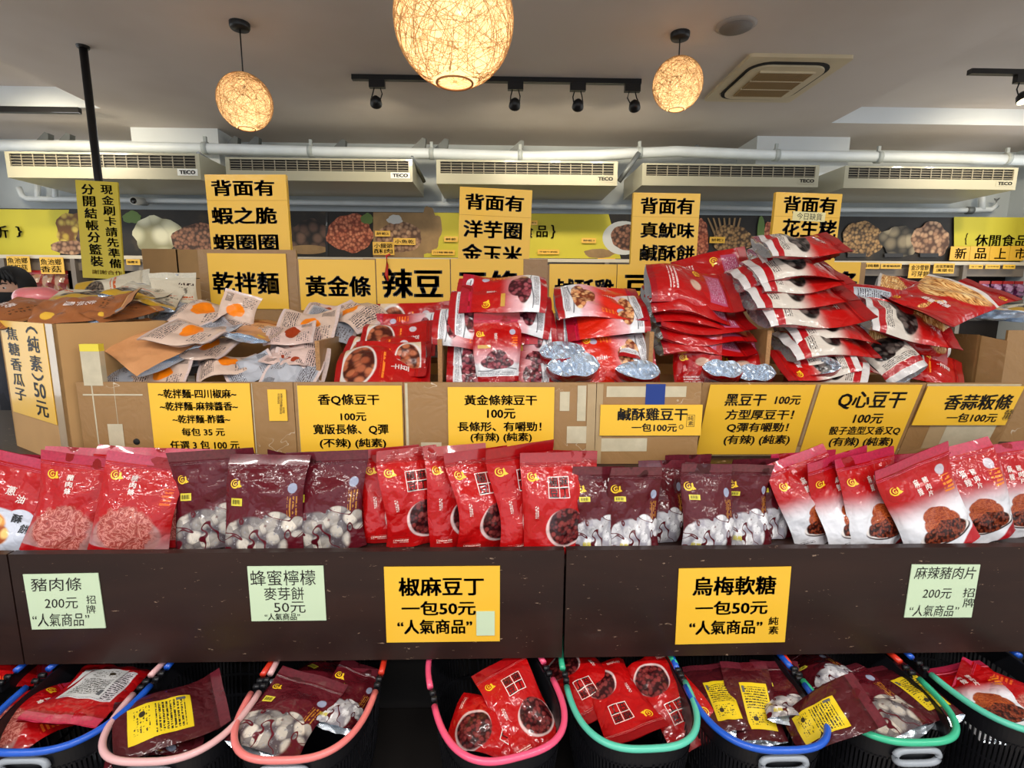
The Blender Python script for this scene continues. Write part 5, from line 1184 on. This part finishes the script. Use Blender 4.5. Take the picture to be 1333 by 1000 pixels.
gb = 'pouches lying in the shopping baskets'
heap_b = [
    ('pork', 1, (150, 882, 1.22), (92, 925, 1.10), 262, 'red pouch with a white back label leaning over the left blue basket'),
    ('pepper', 2, (132, 888, 1.24), (80, 938, 1.12), 250, 'red pouch low in the left blue basket, its white label at the rim'),
    ('pork', 3, (10, 952, 1.10), (62, 925, 1.16), 70, 'red pouch deepest at the front of the left blue basket'),
    ('pork', 2, (-40, 880, 1.22), (30, 862, 1.28), 70, 'red pouch in the lower left corner basket'),
    ('honey', 2, (170, 950, 1.07), (272, 918, 1.16), 258, 'pouch showing its large yellow back label in the pale pink basket'),
    ('plum', 3, (180, 962, 1.09), (235, 950, 1.11), 70, 'small maroon pouch lying below the yellow labelled one'),
    ('honey', 3, (352, 960, 1.05), (396, 898, 1.18), 66, 'maroon candy pouch with yellow emblem and tag in the salmon basket'),
    ('honey', 1, (400, 900, 1.22), (440, 880, 1.28), 75, 'maroon candy pouch at the dark back of the salmon basket'),
    ('plum', 2, (440, 930, 1.14), (462, 890, 1.24), 40, 'small maroon pouch standing along the right side of the salmon basket'),
    ('pepper', 3, (694, 955, 1.09), (654, 876, 1.18), 52, 'red pepper tofu pouch standing in the pink basket with its characters in view'),
    ('pepper', 4, (606, 938, 1.13), (690, 958, 1.09), 60, 'crumpled red pepper tofu pouch at the front of the pink basket'),
    ('pepper', 5, (780, 872, 1.24), (832, 962, 1.06), 62, 'red pepper tofu pouch lying upside down in the mint basket'),
    ('pepper', 2, (850, 868, 1.22), (902, 950, 1.10), 58, 'red pouch with gold emblem along the right side of the mint basket'),
    ('pepper', 6, (742, 862, 1.27), (774, 908, 1.18), 60, 'red pouch poking over the left rim of the mint basket'),
    ('plum', 4, (990, 955, 1.09), (968, 872, 1.20), 240, 'pouch with long yellow back label, in the middle of the right blue basket'),
    ('plum', 1, (945, 940, 1.12), (922, 876, 1.22), 225, 'curled clear pouch with a bit of yellow, left in the right blue basket'),
    ('plum', 5, (1030, 930, 1.10), (1012, 880, 1.20), 45, 'maroon plum pouch leaning right of the yellow labelled one'),
    ('plum', 2, (1036, 952, 1.06), (1118, 908, 1.03), 235, 'pouch hanging over the corner of the right blue basket, yellow label bent'),
    ('honey', 2, (1165, 945, 1.07), (1090, 880, 1.20), 72, 'maroon candy pouch with clear window, on its side in the green basket'),
    ('plum', 1, (1225, 935, 1.08), (1150, 868, 1.22), 250, 'pouch with a slanting yellow label strip in the green basket'),
    ('plum', 4, (1075, 880, 1.22), (1060, 868, 1.26), 60, 'small maroon pouch at the back left of the green basket'),
    ('slices', 2, (1310, 945, 1.08), (1240, 872, 1.22), 62, 'pork slice pouch lying in the mint basket at the right edge'),
    ('pork', 4, (1345, 930, 1.10), (1290, 905, 1.16), 60, 'red pouch under the pork slice pouch at the right edge'),
]
heap(gb, heap_b, False)
# ------------------------------------------------------------------ banner on the back wall
YBN = 4.9
def bz(px): return P(px, 272 + (px / 1333) * 11, Y=YBN).z, P(px, 333 + (px / 1333) * 8, Y=YBN).z
A = P(-80, 300, Y=YBN).x; B = P(1420, 300, Y=YBN).x; z1, z0 = bz(666)
mats = []
def bmat(m): mats.append(m); return len(mats) - 1
gy = G('banner_yellow', .6); n = gy.noise(1.6, detail=4); gy.base(gy.mix(n, (222, 210, 62), (196, 182, 46))); iY = bmat(gy.mat)
gd = G('banner_dark_photo', .6); n = gd.noise(5, detail=6); gd.base(gd.ramp(n, (.3, (12, 11, 12)), (.58, (34, 28, 23)), (.85, (88, 70, 46)))); iD = bmat(gd.mat)
def fm(nm, a, b, c, sc):
    g = G(nm, .6); d = g.vor(sc); k = g.sep(g.vor(sc, None, 'F1', 'Color')); n = g.noise(sc * .7, detail=4)
    g.base(g.mix(g.sm(d, .25, .8), g.mix(k, b, c), a)); return bmat(g.mat)
iPale = fm('printed_crisps', (150, 146, 112), (206, 204, 170), (226, 224, 196), 7); iBr = fm('printed_granules', (60, 34, 24), (134, 88, 66), (170, 118, 90), 34)
iDk = fm('printed_dried_meat', (20, 14, 12), (70, 48, 40), (112, 84, 70), 13); iOr = fm('printed_sheet', (120, 50, 30), (186, 96, 66), (220, 140, 104), 40)
iNut = fm('printed_nuts', (90, 60, 44), (170, 126, 96), (206, 166, 130), 26); iFl = fm('printed_floss', (60, 40, 20), (146, 108, 64), (190, 150, 96), 36)
iCu = fm('printed_cubes', (30, 26, 20), (112, 100, 80), (170, 156, 128), 10); iMac = fm('printed_pasta', (110, 70, 24), (190, 160, 60), (214, 190, 90), 20)
iW = bmat(plain('printed_white', (210, 212, 210), .6)); iG = bmat(plain('printed_green', (96, 124, 60), .6)); iK = bmat(M_ink); iT = bmat(plain('printed_tan', (150, 120, 80), .6, nscale=9, var=.25)); iTag = bmat(plain('banner_tag', (226, 178, 60), .55))
bm_ = MB(); bm_.b2((A, YBN, z0), (B, YBN + .03, z1), iD)
lay_ = [0.0]
def poly(pts, mi):
    lay_[0] += .0004; y = YBN - .0005 - lay_[0]; bm_.add([(p.x, y, p.z) for p in (P(a, b, Y=YBN) for a, b in pts)], [tuple(range(len(pts)))], mi)
def blob(cx, cy, rx, ry, mi, seed=0, rough=.14, n=34, flat=None):
    r = random.Random(seed + cx); ph = [r.random() * 6 for _ in range(4)]; pts = []
    for k in range(n):
        a = 2 * pi * k / n; f = 1 + rough * (sin(3 * a + ph[0]) * .5 + sin(5 * a + ph[1]) * .35 + sin(9 * a + ph[2]) * .3); y = sin(a) * ry * f
        if flat is not None: y = min(y, flat)
        pts.append((cx + cos(a) * rx * f, cy + y))
    poly(pts[::-1], mi)
def clampy(px): return 272.5 + px / 1333 * 11, 332 + px / 1333 * 8
def panel_(x0, x1, mi, s=0):
    a0, b0 = clampy(x0); a1, b1 = clampy(x1); poly([(x0, b0), (x1 - s, b1), (x1 + s, a1), (x0, a0)], mi)
panel_(-80, 84, iY, 6); blob(98, 300, 26, 24, iMac, 1); blob(92, 322, 26, 9, iNut, 2, .1); blob(120, 304, 20, 16, iDk, 3)
blob(172, 283, 12, 8, iG, 5); blob(204, 306, 31, 25, iPale, 6, .12); blob(258, 312, 34, 21, iBr, 7, .08, flat=20)
panel_(332, 338, iT); blob(401, 308, 27, 22, iDk, 8, .16); blob(400, 325, 27, 6, iT, 9, .02)
panel_(424, 427, iK); blob(456, 304, 30, 25, iOr, 10, .1); panel_(486, 552, iT); blob(520, 309, 30, 20, iNut, 11, .05); blob(478, 285, 8, 7, iG, 12); blob(514, 286, 10, 6, iW, 13)
panel_(552, 800, iY, -8); blob(560, 300, 14, 30, iT, 14, .2); blob(780, 330, 20, 6, iT, 15, .1)
blob(812, 310, 28, 22, iW, 16, .01); blob(816, 309, 21, 17, iBr, 17, .06); blob(912, 310, 10, 24, iOr, 18)
for k in range(7): poly([(920 + k * 7, 284), (922 + k * 7, 284), (938 + k * 3, 318), (934 + k * 3, 318)][::-1], iT)
blob(952, 312, 26, 19, iFl, 19, .12); blob(990, 305, 5, 24, iG, 20, .05); blob(1003, 305, 10, 16, iOr, 22)
blob(1122, 312, 28, 23, iFl, 23, .1); blob(1170, 314, 26, 20, iCu, 24, .14); blob(1210, 312, 25, 22, iNut, 25, .14)
for cx in (1114, 1162, 1208): poly([(cx - 12, 330), (cx + 12, 330), (cx + 12, 335), (cx - 12, 335)][::-1], iK)
panel_(1240, 1420, iY, 14)
def btext(s, x0, x1, y0, y1, mi=None, bold=.02):
    lay_[0] += .0004; g, f = glyphs(s, bold); a = P(x0, y1, Y=YBN); b = P(x1, y0, Y=YBN)
    bm_.add([(a.x + x * (b.x - a.x), YBN - .0005 - lay_[0], a.z + y * (b.z - a.z)) for x, y in g], f, iK if mi is None else mi)
btext('析', -6, 12, 294, 310); btext('}', 24, 30, 295, 309); btext('閒食', 672, 694, 294, 310); btext('品', 698, 713, 294, 309); btext('}', 717, 723, 293, 311)
btext('{', 1253, 1258, 304, 319); btext('休閒食品', 1266, 1336, 306, 321)
def btag(x0, x1, y0, y1, s): poly([(x0, y1), (x1, y1), (x1, y0), (x0, y0)], iTag); btext(s, x0 + 2, x1 - 2, y0 + 1.5, y1 - 1.5, bold=.01)
bo = bm_.obj('wall_banner', mats); tag(bo, 'long printed food banner on the back wall with yellow ends and dark photos', 'banner')
def wallnote(x0, x1, y0, y1, s, lab, Y=YBN - .03, s2=None):
    L = [(s, x0 + 2, x1 - 2, y0 + 2, (y1 - 2) if not s2 else (y0 + y1) / 2 - .5, dict(bold=.015))]
    if s2: L.append((s2, x0 + 2, x1 - 2, (y0 + y1) / 2 + .5, y1 - 2, dict(bold=.015)))
    sign(lab, Y, x0, x1, y0, y1, L, thick=.002, group='small yellow tags on the back wall and shelves')
wallnote(488, 508, 300.5, 308, '餅乾5', 'tiny yellow tag on the nut bowl picture, upper left of three')
wallnote(512, 541, 310, 319, '小魚乾', 'small yellow tag on the nut bowl picture, right of the three')
wallnote(485, 513, 315, 332, '小饅頭', 'small two-line yellow tag on the nut bowl picture, above the red hook', s2='酥肉')
wallnote(578, 596, 308, 315, '餅乾', 'tiny yellow tag left of the taro ring sign on olive ground')
wallnote(562, 592, 325.5, 332, '川辣雪條', 'flat yellow tag at the banner foot, left of the taro ring sign')
wallnote(690, 700, 287, 293, '吃4', 'tiny yellow tag right of the taro ring sign, upper on the olive ground')
wallnote(757, 776, 310, 316.5, '餅乾3', 'tiny yellow tag left of the white bowl picture')
wallnote(700, 728, 325, 331, '芋頭牛奶酥', 'flat yellow tag at the banner foot, right of the taro ring sign')
wallnote(778, 801, 336, 340.5, '洋蔥圈餅', 'tiny yellow tag hanging below the white bowl picture')
wallnote(924, 944, 308.5, 316.5, '餅乾2', 'tiny yellow tag on the dark woven basket picture')
for i, (x, s) in enumerate(((1238, '新'), (1264, '品'), (1290, '上'), (1316, '市'))):
    sign('yellow square with a single character, %s of the four in a line at the right' % ('first', 'second', 'third', 'last')[i], YBN - .03, x, x + 25.5, 321 - i * .3, 339, [(s, x + 5, x + 20, 323, 337, dict(bold=.02))], group='four single-character yellow squares')
# ------------------------------------------------------------------ shelves below the banner
M_grey = plain('grey_laminate', (128, 118, 108), .6, nscale=4, var=.06); M_void = plain('shelf_back', (30, 22, 20), .8); M_ledge = plain('pale_ledge', (216, 206, 186), .6)
zl = P(666, 337, Y=4.86).z
t = thing('wall_shelf', ((A + B) / 2, 4.9, 0), 'long grey shelf cabinet under the food banner along the back wall', 'shelf')
L2 = (B - A) / 2
MB().b2((-L2, -.09, zl - .03), (L2, .0, zl)).obj('top_ledge', M_ledge, t)
MB().b2((-L2, -.05, zl - .13), (L2, -.02, zl - .03)).obj('fascia', M_grey, t)
MB().b2((-L2, .12, 0), (L2, .15, zl - .03)).obj('back_panel', M_void, t)
zs = P(40, 383, Y=4.8).z
for z in (zs, zs - .38, zs - .76): MB().b2((-L2, -.09, z - .03), (L2, .12, z)).obj('shelf_board', M_grey, t)
for px in (2, 94, 183, 330, 480, 630, 790, 950, 1110, 1258, 1400):
    x = P(px, 350, Y=4.8).x - t.location.x; MB().b2((x - .02, -.09, 0), (x + .02, .12, zl - .03)).obj('upright', M_grey, t)
wallnote(8, 38, 333.5, 354, '魚池鄉', 'yellow two-line tag on the shelf at the far left, above the person', 4.79, '紅扣菇')
wallnote(51, 82, 335, 356.5, '魚池鄉', 'yellow two-line tag on the shelf, right of the one above the person', 4.79, '香菇')
wallnote(164, 182, 337.5, 345, '辣糯米', 'small yellow shelf tag just right of the lemon pole board', 4.79)
wallnote(1120, 1146, 342, 350, '楊桃糖', 'flat yellow shelf tag first from the sheet with one character', 4.79)
wallnote(1147, 1174, 343, 350, '黑蜜楊桃餅', 'flat yellow shelf tag second, above the golden strips', 4.79)
wallnote(1184, 1211, 343, 362, '金沙雪餅', 'yellow two-line shelf tag above the golden strips, lower hanging one', 4.79, '可芽餅')
wallnote(1216, 1243, 343, 356, '皮蛋黑糖糕', 'yellow two-line shelf tag left of the shelf upright at the right', 4.79, '漢堡包')
for i, (a, b, s) in enumerate(((1262, 1280, '杏仁糖'), (1283, 1302, '冰花煎餅'), (1306, 1322, '花生糖'))):
    wallnote(a, b, 344.5, 350, s, ('flat yellow tag right of the shelf upright, first of three', 'flat yellow tag right of the shelf upright, middle of three', 'flat yellow tag right of the shelf upright, last of three')[i], 4.79)
# goods on the shelf
def smallbag(px, py, w, h, Y, mt, lab, grp, tie=None):
    p = P(px, py, Y=Y); s = mpp(p); W_, H_ = w * s, h * s; m = MB(); n = 10; vs = []
    for sd in (-1, 1):
        for j in range(n + 1):
            for i in range(n + 1):
                u, v = i / n, j / n; vs.append(((u - .5) * W_, sd * .05 * (sin(pi * u) * sin(pi * min(1, v * 1.05))) ** .6 if 0 < i < n and 0 < j < n else 0, v * H_))
    N = (n + 1) ** 2; q = [(j * (n + 1) + i, j * (n + 1) + i + 1, (j + 1) * (n + 1) + i + 1, (j + 1) * (n + 1) + i) for j in range(n) for i in range(n)]
    m.add(vs, q + [tuple(N + k for k in f[::-1]) for f in q], smooth=True)
    o = m.obj('candy_bag', mt); o.location = (p.x, p.y, zs + .001); tag(o, lab, 'snack bag', grp)
    hd = MB(); hd.b2((-W_ / 2, -.004, H_ * .97), (W_ / 2, .004, H_ * 1.16)); hd.obj('header_strip', tie or RDK, o)
gcand = G('mixed_candy', .35, coat=.8); k = gcand.vor(26, None, 'F1', 'Color'); gcand.base(gcand.mix(.45, gcand.ramp(gcand.sep(k), (.1, (120, 20, 24)), (.35, (196, 60, 50)), (.55, (206, 170, 130)), (.75, (150, 120, 40)), (.95, (216, 206, 190))), (140, 60, 50))); gcand.bump(gcand.vor(26), .5, .02)
gpur = G('purple_candy', .3, coat=.8); k = gpur.vor(30, None, 'F1', 'Color'); gpur.base(gpur.ramp(gpur.sep(k), (.1, (70, 20, 60)), (.5, (120, 50, 110)), (.9, (190, 150, 190)))); gpur.bump(gpur.vor(30), .5, .02)
for i, px in enumerate((50, 66, 82, 25)): smallbag(px, 378, 17, 26, 4.84, gcand.mat, ('bag of mixed red and gold candy on the left shelf, behind the pink bundle', 'bag of mixed red and gold candy on the left shelf, middle one', 'bag of mixed red and gold candy by the shelf upright', 'bag of mixed candy behind the head of the person')[i], 'candy bags on the left shelf')
for i, px in enumerate((1278, 1294, 1309, 1324)): smallbag(px, 390, 14, 20, 4.84, gpur.mat, ('purple candy bag with red header, first of four at the right shelf', 'purple candy bag with red header, second of four at the right shelf', 'purple candy bag with red header, third of four at the right shelf', 'purple candy bag with red header, last of four at the right shelf')[i], 'purple candy bags on the right shelf')
# brown cartons in the aisle
for i, (x0, x1, y0, y1) in enumerate(((188, 231, 324, 362), (232, 290, 325, 362), (192, 231, 363, 402), (232, 290, 363, 402))):
    a = P(x0, y1, Y=3.7); b = P(x1 - .6, y0, Y=3.7)
    t = thing('closed_carton', ((a.x + b.x) / 2, 3.7, a.z), ('plain brown carton top left in the stack behind the seed pouch', 'plain brown carton top right in the stack, partly behind the noodle sign', 'plain brown carton lower left in the aisle stack', 'plain brown carton lower right in the aisle stack')[i], 'carton', 'closed cartons stacked in the aisle')
    w = b.x - a.x; MB().b2((-w / 2, 0, .001), (w / 2, .35, b.z - a.z - .001)).obj('carton_body', M_cardp, t)
    MB().b2((-w / 2, .165, b.z - a.z - .001), (w / 2, .2, b.z - a.z)).obj('tape_strip', M_tape, t)
a = P(188, 402, Y=3.7); b = P(290, 402, Y=3.7)
t = thing('side_table', ((a.x + b.x) / 2, 3.68, 0), 'low grey table carrying the aisle cartons', 'table'); w = b.x - a.x + .1
MB().b2((-w / 2, 0, a.z - .03), (w / 2, .45, a.z)).obj('table_top', M_grey, t)
for sx in (-1, 1):
    for yy in (.03, .42): MB().b2((sx * (w / 2 - .03) - .02, yy - .02, 0), (sx * (w / 2 - .03) + .02, yy + .02, a.z - .03)).obj('leg', M_grey, t)
# pink bundle on the left carton
p = P(50, 388, Y=2.0); m = MB(); n = 26
vs, fs = [], []
rnd = random.Random(4)
m.ball((0, 0, 0), .068, 26, sx=1.25, sy=.9, sz=.62); m.v = [(x * (1 + .05 * sin(9 * x * 10 + y * 40)), y, z * (1 + .06 * sin(60 * x + 5))) for x, y, z in m.v]
gp = G('pink_wrap', .35, coat=.6); nn = gp.noise(14, detail=4); gp.base(gp.mix(nn, (226, 96, 110), (214, 130, 126))); gp.bump(gp.m('ABSOLUTE', nn - .5), .5, .02)
o = m.obj('wrapped_bundle', gp.mat); o.location = p; tag(o, 'pink film-wrapped bundle on the left heap, before the person', 'bundle')
# ------------------------------------------------------------------ person behind the left carton
hp = P(17, 378, Y=3.3); zh = hp.z
t = thing('person', (hp.x, hp.y, 0), 'person with black hair and a black face mask behind the left heap', 'person')
sk = plain('skin', (206, 158, 132), .55, nscale=30, var=.04); sh = plain('dark_shirt', (40, 42, 52), .8, nscale=40, var=.15); tr = plain('dark_trousers', (30, 32, 40), .8); hr_ = plain('black_hair', (14, 12, 14), .6, nscale=90, var=.5)
me = bpy.data.meshes.new('body'); J = [(0, .02, .92), (0, .02, 1.15), (0, .03, zh - .32), (0, .02, zh - .18), (0, 0, zh - .09), (0, -.015, zh + .0), (0, -.01, zh + .06),
    (-.19, .03, zh - .30), (-.26, .0, zh - .58), (-.24, -.16, zh - .78), (-.22, -.22, zh - .84), (.19, .03, zh - .30), (.26, .0, zh - .58), (.24, -.16, zh - .78), (.22, -.22, zh - .84),
    (-.10, .02, .86), (-.11, .0, .47), (-.11, .03, .08), (-.11, -.08, .04), (.10, .02, .86), (.11, .0, .47), (.11, .03, .08), (.11, -.08, .04)]
ED = [(0, 1), (1, 2), (2, 3), (3, 4), (4, 5), (5, 6), (2, 7), (7, 8), (8, 9), (9, 10), (2, 11), (11, 12), (12, 13), (13, 14), (0, 15), (15, 16), (16, 17), (17, 18), (0, 19), (19, 20), (20, 21), (21, 22)]
RD = [.15, .135, .15, .058, .062, .082, .07, .07, .048, .036, .03, .07, .048, .036, .03, .09, .062, .045, .04, .09, .062, .045, .04]
me.from_pydata(J, ED, []); ob = put('body', me, t); md = ob.modifiers.new('skin', 'SKIN'); me.skin_vertices.data if False else None
if not me.skin_vertices: 
    lay0 = me.attributes
for i, v in enumerate(me.skin_vertices[0].data if me.skin_vertices else []): v.radius = (RD[i], RD[i] * (.75 if i < 3 else 1)); v.use_root = (i == 0)
sb = ob.modifiers.new('smooth', 'SUBSURF'); sb.levels = sb.render_levels = 2
dg = bpy.context.evaluated_depsgraph_get(); ev = bpy.data.meshes.new_from_object(ob.evaluated_get(dg)); ob.modifiers.clear(); ob.data = ev; ev.materials.clear()
for mm in (sk, sh, tr): ev.materials.append(mm)
for pz in ev.polygons:
    c = pz.center; pz.use_smooth = True; pz.material_index = 0 if c.z > zh - .22 or (abs(c.x) > .2 and c.z < zh - .66 and c.z > .8) else (1 if c.z > .95 else 2)
hd = MB(); hd.ball((0, -.005, zh + .005), .1, 28, sx=.80, sy=.98, sz=1.22); hd.obj('face', sk, t)
for sx in (-1, 1):
    e = MB(); e.ball((sx * .031, -.088, zh + .012), .011, 12, sy=.6, sz=.7); e.obj('eye', plain('eye_white', (210, 204, 200), .3), t)
    e = MB(); e.ball((sx * .031, -.0945, zh + .012), .0055, 10, sy=.4); e.obj('iris', plain('iris_dark', (24, 16, 14), .2), t)
    e = MB(); e.tube([(sx * .014, -.098, zh + .034), (sx * .032, -.097, zh + .040), (sx * .048, -.086, zh + .036)], [.003, .004, .002], 6); e.obj('eyebrow', hr_, t)
    e = MB(); e.ball((sx * .082, .0, zh - .0), .026, 12, sx=.4, sy=.7, sz=1.2); e.obj('ear', sk, t)
nz = MB(); nz.tube([(0, -.096, zh + .02), (0, -.108, zh - .012), (0, -.112, zh - .026)], [.008, .011, .013], 10); nz.obj('nose', sk, t)
mk = MB(); n = 18; vs = []
for j in range(7):
    for i in range(n + 1):
        a = radians(-158 + 136 * i / n); z = zh - .012 - .095 * j / 6; f = 1.06 - .25 * (j / 6) ** 2
        bul = .022 * sin(pi * i / n) ** 4; vs.append((.082 * f * cos(a), (.1 * f + bul) * sin(a), z))
mk.add(vs, [(j * (n + 1) + i, j * (n + 1) + i + 1, (j + 1) * (n + 1) + i + 1, (j + 1) * (n + 1) + i) for j in range(6) for i in range(n)], smooth=True); mk.obj('face_mask', plain('black_mask', (18, 20, 26), .7), t)
hh = MB(); hh.ball((0, .012, zh + .022), .115, 30, sx=.86, sy=.98, sz=1.08)
vs2 = []
for x, y, z in hh.v:
    if y < -.045 and z < zh + .075: y = max(y, -.045) if z < zh + .045 else y
    vs2.append((x * (1 + .02 * sin(60 * x + 40 * z)), y + .003 * sin(80 * x), z))
hh.v = vs2
for k in range(9):
    x = -.075 + .15 * k / 8; hh.tube([(x * .6, -.075, zh + .115), (x * .95, -.108 + abs(x) * .45, zh + .075), (x * 1.1, -.106 + abs(x) * .5, zh + .045 - (k % 3) * .008)], [.014, .011, .003], 6)
hh.obj('hair', hr_, t)
